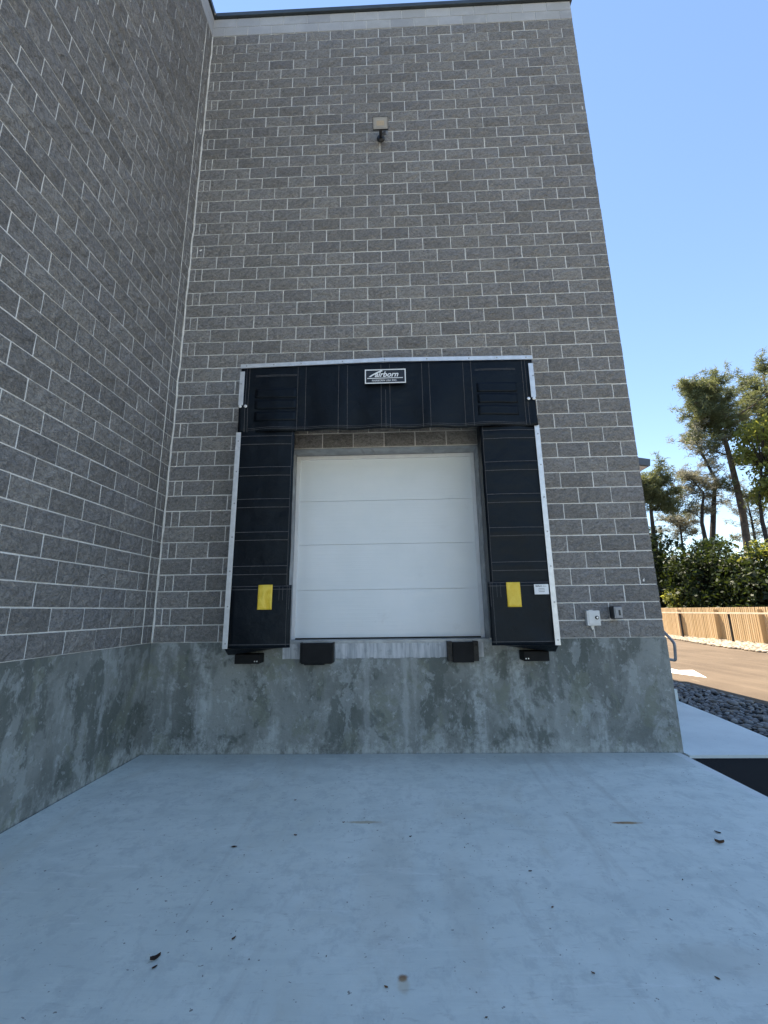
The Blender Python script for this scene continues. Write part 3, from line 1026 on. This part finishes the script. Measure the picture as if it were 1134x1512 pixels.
# ------------------------------------------------------------------ side stair, handrail, canopy
stp = thing('concrete_stair', (6.9, 3.5, 0), 'pale concrete stair climbing along the side wall behind the corner', 'stair')
for k in range(6):
    y0 = 2.70 + .29 * k
    MB().bbox(6.12, 7.725, y0, 6.6 if k == 5 else y0 + .289, -.1 if k == 0 else .186 * k, .186 * (k + 1), .012).build('step', M['walk'], stp)
hr = thing('handrail', (7.66, 2.45, 0), 'grey steel pipe handrail with a looped end beside the corner', 'handrail')
def rounded(pts, r=.04, n=5):
    out = [Vector(pts[0])]
    for a, b, c in zip(pts, pts[1:], pts[2:]):
        a, b, c = Vector(a), Vector(b), Vector(c)
        p, q = b + (a - b).normalized() * r, b + (c - b).normalized() * r
        for i in range(n + 1):
            t_ = i / n
            out.append((1 - t_) ** 2 * p + 2 * t_ * (1 - t_) * b + t_ ** 2 * q)
    out.append(Vector(pts[-1]))
    return out
ry = 2.47
MB().tube(rounded([(7.66, 6.4, 2.13), (7.66, 4.36, 2.13), (7.66, ry + .12, 1.045), (7.66, ry, .955), (7.66, ry + .04, .675), (7.66, ry + .62, .675)], .05), .024, 10).build('rail', M['pipe'], hr, smooth=True)
for y, zt, zb in ((3.05, 1.30, .185), (4.32, 2.11, .93), (6.3, 2.13, 1.11)):
    MB().tube([(7.66, y, zb), (7.66, y, zt)], .022, 10).build('post', M['pipe'], hr, smooth=True)
cn = MB()
prof = [(6.12, 4.78), (8.06, 4.435), (8.04, 4.295), (6.12, 4.60)]
cn.v = [(x, y, z) for y in (3.0, 6.6) for x, z in prof]
cn.f = [(3, 2, 1, 0), (4, 5, 6, 7), (0, 1, 5, 4), (1, 2, 6, 5), (2, 3, 7, 6), (3, 0, 4, 7)]
canopy = cn.build('canopy', M['canopy'], bld)
sf = MB()
sf.v = [(6.15, 3.04, 4.585), (8.0, 3.04, 4.292), (8.0, 6.55, 4.292), (6.15, 6.55, 4.585), (6.15, 3.04, 4.575), (8.0, 3.04, 4.282), (8.0, 6.55, 4.282), (6.15, 6.55, 4.575)]
sf.f = [(0, 1, 2, 3), (7, 6, 5, 4), (0, 4, 5, 1), (1, 5, 6, 2), (2, 6, 7, 3), (3, 7, 4, 0)]
sf.build('soffit', M['soffit'], canopy)

# ------------------------------------------------------------------ river stone bed
bed = MB()
be = [(7.40, -.1, 8.9), (7.45, .55, 8.9), (7.60, 1.6, 8.9), (7.73, 2.7, 8.92), (7.73, 9.0, 8.9)]
for (a0, y0, b0), (a1, y1, b1) in zip(be, be[1:]):
    bed.quad((a0, y0, -.05), (b0, y0, -.05), (b1, y1, -.05), (a1, y1, -.05))
bedo = tag(bed.build('stone_bed', M['asphalt']), 'bed of dark grey river stones between the walk and the drive', kind='structure')

def stone_mesh(seed, seg=8, rings=5):
    r_ = random.Random(seed)
    V = [(0, 0, -1)]
    for j in range(1, rings):
        th = math.pi * j / rings
        for i in range(seg):
            ph_ = 2 * math.pi * i / seg
            k = 1 + r_.uniform(-.12, .12)
            V.append((k * math.sin(th) * math.cos(ph_), k * math.sin(th) * math.sin(ph_), -math.cos(th) * (1 + r_.uniform(-.1, .1))))
    V.append((0, 0, 1))
    F = [(0, 1 + (i + 1) % seg, 1 + i) for i in range(seg)]
    for j in range(rings - 2):
        for i in range(seg):
            a_, b_ = 1 + j * seg + i, 1 + j * seg + (i + 1) % seg
            F.append((a_, b_, b_ + seg, a_ + seg))
    top = len(V) - 1
    F += [(top - seg + i, top - seg + (i + 1) % seg, top) for i in range(seg)]
    return V, F
smeshes = []
for k in range(14):
    V, F = stone_mesh(k, 7, 4)
    me = bpy.data.meshes.new('stone')
    me.from_pydata(V, [], F)
    me.materials.append(M['stone'])
    for p in me.polygons:
        p.use_smooth = True
    smeshes.append((me, V, F))
spots = []
cells = {}
rs = random.Random(11)
for _ in range(26000):
    y = rs.uniform(-.05, 7.2)
    x = rs.uniform(7.46 + min(.31, max(0, .11 * (y + .1))), 8.87)
    r_ = rs.uniform(.028, .056) * (1.35 if rs.random() < .18 else 1)
    cx_, cy_ = int(x / .16), int(y / .16)
    near = [q_ for i in (-1, 0, 1) for j in (-1, 0, 1) for q_ in cells.get((cx_ + i, cy_ + j), ())]
    if all((x - a_) ** 2 + (y - b_) ** 2 > ((r_ + c_) * .74) ** 2 for a_, b_, c_ in near):
        spots.append((x, y, r_))
        cells.setdefault((cx_, cy_), []).append((x, y, r_))
def stone_vis(s_):
    x, y, r_ = s_
    p = proj((x, y, .02))
    if p is None or not (0 < p[0] < 1140) or p[0] < 995:
        return 0
    return r_ * r_ / ((Vector((x, y, 0)) - CAM).length ** 2)
so = sorted(range(len(spots)), key=lambda i: -stone_vis(spots[i]))
ssingle = set(i for i in so[:290] if stone_vis(spots[i]) > 0)
sr = MB()
for i, (x, y, r_) in enumerate(spots):
    me, V, F = smeshes[rs.randrange(14)]
    sc = (r_ * rs.uniform(.95, 1.35), r_ * rs.uniform(.75, 1.0), r_ * rs.uniform(.45, .7))
    z = -.05 + sc[2] * .8 + rs.uniform(0, .035)
    rot = (rs.uniform(-.45, .45), rs.uniform(-.45, .45), rs.uniform(0, 6.28))
    if i in ssingle:
        o = bpy.data.objects.new('stone', me)
        link(o, bedo, (x, y, z))
        o.scale = sc
        o.rotation_euler = rot
    else:
        mt = Matrix.LocRotScale(Vector((x, y, z)), Euler(rot), Vector(sc))
        n = len(sr.v)
        sr.v += [tuple(mt @ Vector(v)) for v in V]
        sr.f += [tuple(n + q for q in f_) for f_ in F]
        sr.t += [rs.random()] * len(V)
tag(sr.build('stone_fill', M['stone'], bedo, smooth=True), kind='stuff')

# pale pebble strip at the foot of the fence
V0, F0 = stone_mesh(5, 5, 3)
V0 = np.array(V0)
tri = []
for f_ in F0:
    for i in range(1, len(f_) - 1):
        tri.append((f_[0], f_[i], f_[i + 1]))
tri = np.array(tri)
N = 5200
yy = RNG.uniform(6, 26, N)
edge_x = np.interp(yy, [6, 10, 13, 17, 19, 26], [15.2, 15.3, 15.6, 16.5, 16.6, 16.6])
xx = edge_x + (17.95 - edge_x) * RNG.uniform(0, 1, N)
rr = RNG.uniform(.045, .10, N)
ang = RNG.uniform(0, 6.28, N)
ca, sa = np.cos(ang)[:, None], np.sin(ang)[:, None]
vx, vy, vz = V0[:, 0][None] * 1.2, V0[:, 1][None], V0[:, 2][None] * .6
X = xx[:, None] + rr[:, None] * (vx * ca - vy * sa)
Y = yy[:, None] + rr[:, None] * (vx * sa + vy * ca)
Z = .0 + rr[:, None] * (vz + .25)
PV = np.stack([X, Y, Z], -1).reshape(-1, 3)
PT = (tri[None] + (np.arange(N) * len(V0))[:, None, None]).reshape(-1, 3)
pb = fast_mesh('pebble_strip', PV, PT, M['pebble'], None, (0, 0, 0), np.repeat(RNG.uniform(0, 1, N), len(V0)))
tag(pb, 'pale rounded pebbles along the foot of the timber fence', 'pebbles', kind='stuff')

# ------------------------------------------------------------------ timber fence and guard rail
fe = thing('timber_fence', (18.05, 16, 0), 'sunlit golden timber picket fence behind the drive', 'fence')
pm_ = bpy.data.meshes.new('picket')
q = MB().bbox(-.014, .014, -.040, .040, 0, 1.5, .004, 1)
pm_.from_pydata(q.v, [], q.f)
pm_.materials.append(M['wood'])
y = 8.0
k = 0
while y < 27.5:
    o = bpy.data.objects.new('picket', pm_)
    link(o, fe, (18.0 + random.uniform(-.004, .004), y, 0))
    o.rotation_euler = (random.uniform(-.006, .006), 0, random.uniform(-.03, .03))
    y += .112
    k += 1
for y in (10.9, 13.55, 16.12, 18.86, 21.5, 24.2):
    MB().bbox(17.80, 17.985, y - .05, y + .05, -.05, 1.42, .006).build('post', M['wood'], fe)
for z in (.25, 1.25):
    MB().bbox(18.012, 18.05, 7.9, 27.5, z - .045, z + .045, .004).build('back_rail', M['wood'], fe)
gr = thing('guard_rail', (17.45, 16, 0), 'low guard rail of black posts and a pale timber rail in front of the fence', 'guard rail')
MB().bbox(17.40, 17.44, 7.9, 27.0, 1.22, 1.285, .006).build('rail', M['rail_wood'], gr)
for y in (11.3, 14.70, 18.09, 21.5, 24.9):
    MB().bbox(17.445, 17.505, y - .04, y + .04, -.05, 1.30, .006).build('post', M['post_black'], gr)

# ------------------------------------------------------------------ trees and bushes
def tufts(pts, n_per, L, W, rg_, flat=.7):
    """needle tufts: slim triangles fanning out from each point"""
    pts = np.asarray(pts)
    n = len(pts) * n_per
    c = np.repeat(pts, n_per, 0) + rg_.normal(0, .10, (n, 3))
    d = rg_.normal(0, 1, (n, 3))
    d[:, 2] = d[:, 2] * flat + .25
    d /= np.linalg.norm(d, axis=1)[:, None]
    s = np.cross(d, rg_.normal(0, 1, (n, 3)))
    s /= np.linalg.norm(s, axis=1)[:, None]
    ln = L * rg_.uniform(.5, 1.1, n)[:, None]
    V = np.stack([c - s * W * .5, c + s * W * .5, c + d * ln + s * W * .15, c + d * ln - s * W * .15], 1).reshape(-1, 3)
    F = np.arange(len(V)).reshape(-1, 4)
    return V, F, np.repeat(np.clip(rg_.normal(.45, .25, n), 0, 1), 4)

def leaves(pts, n_per, spread, size, rg_):
    pts = np.asarray(pts)
    n = len(pts) * n_per
    c = np.repeat(pts, n_per, 0) + rg_.normal(0, spread, (n, 3)) * np.array([1, 1, .75])
    u = rg_.normal(0, 1, (n, 3)); u /= np.linalg.norm(u, axis=1)[:, None]
    w = np.cross(u, rg_.normal(0, 1, (n, 3))); w /= np.linalg.norm(w, axis=1)[:, None]
    sz = size * np.clip(rg_.lognormal(-.15, .45, n), .35, 2.0)[:, None]
    V = np.stack([c - u * sz * .6, c - w * sz * .33, c + u * sz * .6, c + w * sz * .33], 1).reshape(-1, 3)
    return V, np.arange(len(V)).reshape(-1, 4), np.repeat(np.clip(rg_.normal(.45, .28, n), 0, 1), 4)

def limb(mb, p, d, length, r0, rg_, n=6, wander=.18, droop=0.0):
    pts, rad = [np.array(p, float)], [r0]
    d = np.array(d, float); d /= np.linalg.norm(d)
    for i in range(n):
        d = d + rg_.normal(0, wander, 3) * np.array([1, 1, .6]) + np.array([0, 0, -droop])
        d /= np.linalg.norm(d)
        pts.append(pts[-1] + d * length / n)
        rad.append(r0 * (1 - .85 * (i + 1) / n))
    mb.tube([tuple(q_) for q_ in pts], rad, 5, False)
    return pts

def conifer(name, label, trunk, r0, branches, mat, bark, seed, tl=.34, group='trees beyond the fence', n_per=20, dens=1.0):
    """trunk: polyline ; branches: list of (point on trunk 0..1, direction, length)"""
    rg_ = np.random.default_rng(seed)
    t_ = thing(name, (trunk[0][0], trunk[0][1], 0), label, 'tree', group)
    mb = MB()
    tp = [Vector(p) for p in trunk]
    rad = [r0 * (1 - .78 * i / (len(tp) - 1)) for i in range(len(tp))]
    mb.tube(tp, rad, 9)
    cps = []
    for f_, d, L in branches:
        k = f_ * (len(tp) - 1)
        i = min(int(k), len(tp) - 2)
        p = tp[i].lerp(tp[i + 1], k - i)
        bp = limb(mb, p, d, L, max(.03, r0 * .32 * min(1, L / 4)), rg_, 7, .16)
        for j in range(2, len(bp)):
            for _ in range(2 if rg_.random() < dens else 1):
                sd_ = rg_.normal(0, 1, 3) * np.array([1, 1, .35]) + np.array([0, 0, .25])
                sp_ = limb(mb, bp[j], sd_, rg_.uniform(.5, 1.2) * min(1.3, .5 + L * .18), .022, rg_, 3, .25)
                for q_ in sp_[1:]:
                    cps.append(q_)
    mb.build('trunk', bark, t_, smooth=True)
    V, F, T = tufts(cps, n_per, tl, .045, rg_)
    fast_mesh('crown', V, F, mat, t_, t_.location, T)
    return t_

def spread(n, lo, hi, L, zup, seed, xb=0.0):
    r_ = random.Random(seed)
    out = []
    for k in range(n):
        f_ = lo + (hi - lo) * (k + r_.random()) / n
        a_ = k * 2.4 + r_.uniform(-.5, .5)
        out.append((f_, (math.cos(a_) + xb, math.sin(a_) * .8, zup + r_.uniform(-.2, .35)), L * r_.uniform(.65, 1.15)))
    return out

conifer('pine_tree', 'tallest pine with a stout bare trunk leaning over the hedge behind the fence',
        [(26.0, 24, 0), (26.13, 24, 3.9), (26.35, 24, 7.5), (26.3, 24, 10.2), (26.17, 24, 12.65), (25.6, 24, 14.4), (25.1, 24, 15.9), (24.9, 24, 16.6)], .27,
        spread(26, .60, 1.0, 1.75, .45, 1, 0) + [(.70, (-1, -.2, .5), 2.3), (.72, (-1, .1, .1), 2.4), (.62, (-1, .1, .1), 2.2), (.62, (1, 0, .75), 4.4), (.64, (1, .3, .5), 4.2), (.68, (1, -.2, .45), 4.3), (.70, (.8, .2, .9), 4.0), (.58, (1, -.1, .3), 3.6), (.36, (1, .1, .1), 2.0), (.38, (-1, 0, .1), 1.6), (.52, (-.8, 0, .4), 2.2), (.5, (.7, .2, .1), 2.0)],
        M['pine'], M['bark'], 21, .30, n_per=24)
conifer('pine_tree', 'slender crooked pine with a thin grey crown left of the tall pine',
        [(23.85, 24.3, 0), (23.8, 24.3, 5.5), (23.75, 24.3, 7.1), (24.0, 24.3, 8.3), (24.25, 24.3, 9.2), (23.6, 24.3, 10.2)], .17,
        spread(8, .72, 1.0, 1.5, .4, 2) + [(.75, (-1, 0, .45), 2.0), (.8, (-1, .2, .2), 2.1), (.45, (-.5, 0, .4), .9), (.5, (.9, 0, .3), .9)],
        M['pine_grey'], M['bark_dark'], 22, .26, n_per=14, dens=.3)
conifer('pine_tree', 'dark forked pine stem with a hazy grey crown close to the tall pine',
        [(24.4, 24.8, 0), (24.45, 24.8, 5.3), (24.95, 24.8, 7.6), (25.3, 24.8, 9.2), (25.6, 24.8, 10.2), (25.0, 24.8, 12.2), (24.6, 24.8, 13.4)], .22,
        spread(12, .66, 1.0, 1.9, .35, 3, -.2) + [(.6, (-1, 0, .5), 2.0), (.48, (-.7, 0, .3), 1.3), (.42, (.8, .2, .3), 1.4), (.38, (-.8, .2, .2), 1.0)],
        M['pine_grey'], M['bark_dark'], 23, .26, n_per=14, dens=.3)
conifer('pine_tree', 'bushy dark pine rising beside the corner of the building',
        [(20.6, 24.5, 0), (20.5, 24.5, 5.5), (20.6, 24.5, 8), (20.8, 24.5, 10.2)], .22,
        spread(16, .68, 1.0, 1.6, .45, 4, .15) + [(.72, (1, 0, .1), 2.8), (.78, (1, .2, .25), 2.4), (.68, (.9, -.2, -.05), 2.2)],
        M['pine'], M['bark_dark'], 24, .30, n_per=24)
conifer('pine_tree', 'low pale feathery pine showing above the hedge between the other trees',
        [(26.5, 31, 0), (26.5, 31, 5), (26.6, 31, 7.5), (26.6, 31, 8.6)], .15,
        spread(18, .55, 1.0, 1.7, .4, 5), M['pine_grey'], M['bark_dark'], 25, .26, n_per=12, dens=.2)
conifer('pine_tree', 'thin distant pine with sparse crown behind the tall trunk',
        [(30.0, 28, 0), (30.0, 28, 5), (30.1, 28, 8), (30.0, 28, 10.4)], .15,
        spread(16, .45, 1.0, 1.5, .3, 6), M['pine_grey'], M['bark_dark'], 26, .26, n_per=10, dens=.2)
conifer('pine_tree', 'dark pine with a pointed top at the back of the grove',
        [(31.2, 25.5, 0), (31.2, 25.5, 8), (31.0, 25.5, 13), (31.1, 25.5, 18.6)], .3,
        spread(30, .55, 1.0, 2.4, .35, 7), M['pine'], M['bark_dark'], 27, .34)

def broadleaf(name, label, trunk, r0, clumps, mat, bark, seed, n_per, spread_, size, cat, group=None):
    rg_ = np.random.default_rng(seed)
    t_ = thing(name, (trunk[0][0], trunk[0][1], 0), label, cat, group)
    mb = MB()
    tp = [Vector(p) for p in trunk]
    mb.tube(tp, [r0 * (1 - .7 * i / (len(tp) - 1)) for i in range(len(tp))], 8)
    for c in clumps[::3]:
        p = tp[-1] if c[2] > tp[-1].z else tp[-2].lerp(tp[-1], .5)
        mid = (Vector(c) + p) / 2 + Vector((0, 0, -.1))
        mb.tube([p, mid, c], [r0 * .4, r0 * .22, .012], 5, False)
    mb.build('trunk' if cat == 'tree' else 'stem', bark, t_, smooth=True)
    V, F, T = leaves(clumps, n_per, spread_, size, rg_)
    fast_mesh('crown' if cat == 'tree' else 'foliage', V, F, mat, t_, t_.location, T)
    return t_

def blob(c, rad, n, seed, shell=.55):
    rg_ = np.random.default_rng(seed)
    d = rg_.normal(0, 1, (n, 3)); d /= np.linalg.norm(d, axis=1)[:, None]
    r_ = rg_.uniform(shell, 1.0, n)[:, None]
    lump = np.array([1 + .28 * noise.noise(Vector(q_) * 1.8 + Vector((seed, 0, 0))) for q_ in d])[:, None]
    p = np.array(c) + d * r_ * lump * np.array(rad)
    p[:, 2] = np.maximum(p[:, 2], .15)
    return [tuple(q_) for q_ in p]

broadleaf('maple_tree', 'yellow green leafy tree with a thin dark trunk near the tall pine',
          [(26.0, 21.6, 0), (25.75, 21.8, 4.8), (25.85, 22, 6.7), (25.95, 22, 8.0), (26.6, 22, 10.5)], .17,
          blob((27.3, 22, 11.2), (1.9, 1.8, 3.2), 150, 31, .3) + blob((26.6, 21.6, 8.6), (1.2, 1.2, 1.3), 46, 32, .3), M['bush_y'], M['bark_dark'], 33, 34, .24, .19, 'tree', 'trees beyond the fence')
HG = 'overgrown bushes behind the fence'
for i, (c, rad, n, mat, lab) in enumerate((
        ((20.3, 24.6, 3.2), (2.0, 2.0, 3.9), 460, 'bush', 'dark vine covered bush, the tallest, rising next to the building corner'),
        ((21.4, 21.4, 2.6), (2.1, 2.2, 2.9), 460, 'bush', 'dark rounded vine covered bush in the middle of the overgrowth'),
        ((22.6, 19.2, 2.2), (2.0, 2.2, 2.6), 430, 'bush', 'broad dark leafy bush in front of the tall pine trunk'),
        ((23.6, 16.2, 2.1), (2.0, 2.2, 2.5), 360, 'bush', 'dark leafy bush beside the white shed'))):
    broadleaf('vine_bush', lab, [(c[0], c[1], 0), (c[0], c[1], c[2] * .6), (c[0] + .1, c[1], c[2])], .11, blob(c, rad, n, 40 + i), M[mat], M['bark_dark'], 50 + i, 26, .26, .17, 'bush', HG)
for i, (c, rad, n, lab) in enumerate((
        ((19.35, 21.6, 1.9), (.45, .5, .75), 16, 'small yellow green sapling between the fence and the tan house'),
        ((22.9, 22.6, 5.3), (1.3, 1.0, .55), 34, 'sunlit yellow green vine crown spilling over the middle bush'),
        ((23.0, 18.6, 4.35), (1.6, 1.0, .6), 36, 'sunlit yellow green vine crown on the broad bush below the tall pine'))):
    broadleaf('leafy_shrub', lab, [(c[0], c[1], 0), (c[0], c[1], c[2] * .6), (c[0] + .1, c[1], c[2])], .04, blob(c, rad, n, 60 + i, .2), M['bush_y'], M['bark_dark'], 70 + i, 30, .18, .14, 'shrub')

# ------------------------------------------------------------------ what shows behind the fence
hs = thing('tan_house', (25, 31, 0), 'tan clapboard house mostly hidden behind the vine covered bushes', 'house')
hw = MB().box(22.0, 29.5, 29.0, 36.0, 0, 3.6).build('wall', M['siding'], hs)
bd = MB()
for k in range(18):
    z = .2 * k
    bd.quad((21.985, 28.985, z), (21.985, 28.965, z), (29.5, 28.965, z), (29.5, 28.985, z))
    bd.quad((21.985, 28.965, z), (29.5, 28.965, z), (29.5, 28.988, z + .199), (21.985, 28.988, z + .199))
    bd.quad((21.965, 36, z), (21.965, 28.985, z), (21.988, 28.985, z + .199), (21.988, 36, z + .199))
tag(bd.build('siding_boards', M['siding'], hw), kind='stuff')
rf = MB()
rf.v = [(21.6, 28.6, 3.6), (29.9, 28.6, 3.6), (29.9, 36.4, 3.6), (21.6, 36.4, 3.6), (21.6, 32.5, 5.2), (29.9, 32.5, 5.2)]
rf.f = [(0, 1, 5, 4), (3, 4, 5, 2), (0, 4, 3), (1, 2, 5), (0, 3, 2, 1)]
rf.build('roof', M['roof_shingle'], hs)
for x in (23.6, 26.4):
    w_ = MB().box(x, x + .9, 28.93, 28.97, 1.1, 2.3).build('window', M['trim'], hs)
    MB().box(x + .07, x + .83, 28.915, 28.93, 1.17, 2.23).build('pane', M['glass'], w_)
shd = thing('white_shed', (22.6, 17.0, 0), 'white painted garden shed partly hidden by the bushes', 'shed')
sw = MB().box(21.85, 24.0, 15.6, 17.6, 0, 1.95).build('wall', M['shed_white'], shd)
rf = MB()
rf.v = [(21.7, 15.45, 1.95), (24.1, 15.45, 1.95), (24.1, 17.75, 1.95), (21.7, 17.75, 1.95), (21.7, 16.6, 2.55), (24.1, 16.6, 2.55)]
rf.f = [(0, 1, 5, 4), (3, 4, 5, 2), (0, 4, 3), (1, 2, 5), (0, 3, 2, 1)]
rf.build('roof', M['shed_white'], shd)
MB().box(21.835, 21.85, 16.1, 17.0, .05, 1.8).build('door', M['trim'], shd)

# ------------------------------------------------------------------ fallen leaves on the apron
def leaf_mesh(seed, curl):
    r_ = random.Random(seed)
    V, F = [], []
    n = 7
    for i in range(n + 1):
        t_ = i / n
        w = .36 * math.sin(math.pi * min(1, t_ * .97 + .015)) ** .8 * (1 - .35 * t_)
        for s in (-1, 0, 1):
            V.append(((t_ - .5), s * w * (1 + r_.uniform(-.12, .12)), curl * (abs(s) * .35 + (t_ - .5) ** 2 * 1.1) + .02 + r_.uniform(0, .03)))
    for i in range(n):
        for s in (0, 1):
            a_ = i * 3 + s
            F.append((a_, a_ + 1, a_ + 4, a_ + 3))
    n0 = len(V)
    V += [(-.5, -.012, .03), (-.5, .012, .03), (-.78, .012, .07), (-.78, -.012, .07)]
    F.append((n0, n0 + 1, n0 + 2, n0 + 3))
    me = bpy.data.meshes.new('fallen_leaf')
    me.from_pydata(V, [], F)
    me.materials.append(M['dry_leaf'])
    return me
lm = [leaf_mesh(k, c) for k, c in enumerate((.3, .8, 1.1, .5))]
LEAF = [(1.833, -1.995, .052, 0.1, 'crumpled brown dry leaf on the apron, nearest the side wall foundation'), (2.217, -1.839, .034, 2.9, 'small red brown leaf next to the crumpled brown leaf'), (3.04, -1.856, .024, .3, None), (3.759, -2.268, .030, .1, None), (3.781, -2.596, .026, .8, 'small round dark red leaf out on the open apron'), (2.146, -2.845, .032, 1.0, None), (1.829, -2.98, .062, .7, 'long brown leaf with its stem, beside a darker leaf on the apron'), (1.851, -3.024, .034, .9, 'short dark leaf beside the long brown leaf with a stem'), (2.902, -3.114, .028, 2.6, 'dark curled leaf next to the round rust spot'), (2.079, -1.247, .026, .5, None), (5.123, -1.941, .075, -.3, 'pale dry leaf near the asphalt edge, the larger of two'), (5.212, -1.795, .055, 2.2, 'thin dry leaf near the asphalt edge, beside a larger pale one'), (4.327, -3.051, .030, 2.2, None), (3.808, -3.032, .022, 2.5, None), (2.54, -1.645, .024, .2, 'tiny dark leaf touching the end of the fainter rust bar'), (3.462, -1.58, .020, .4, None), (2.12, -.98, .018, .2, None), (4.62, -2.35, .018, 1.0, None), (3.40, -2.0, .016, 1.9, None), (1.60, -1.75, .018, .3, None), (3.30, -3.25, .018, .3, None), (2.62, -2.95, .014, 1.3, None)]
for k, (x, y, L, a_, lab) in enumerate(LEAF):
    o = bpy.data.objects.new('fallen_leaf', lm[k % 4])
    link(o, None, (x, y, .001))
    o.scale = (L * .74, L * .66, L * .5)
    o.rotation_euler = (0, 0, a_)
    tag(o, lab or 'tiny dark dry leaf lying alone on the pale apron', 'leaf', 'leaves scattered on the apron')
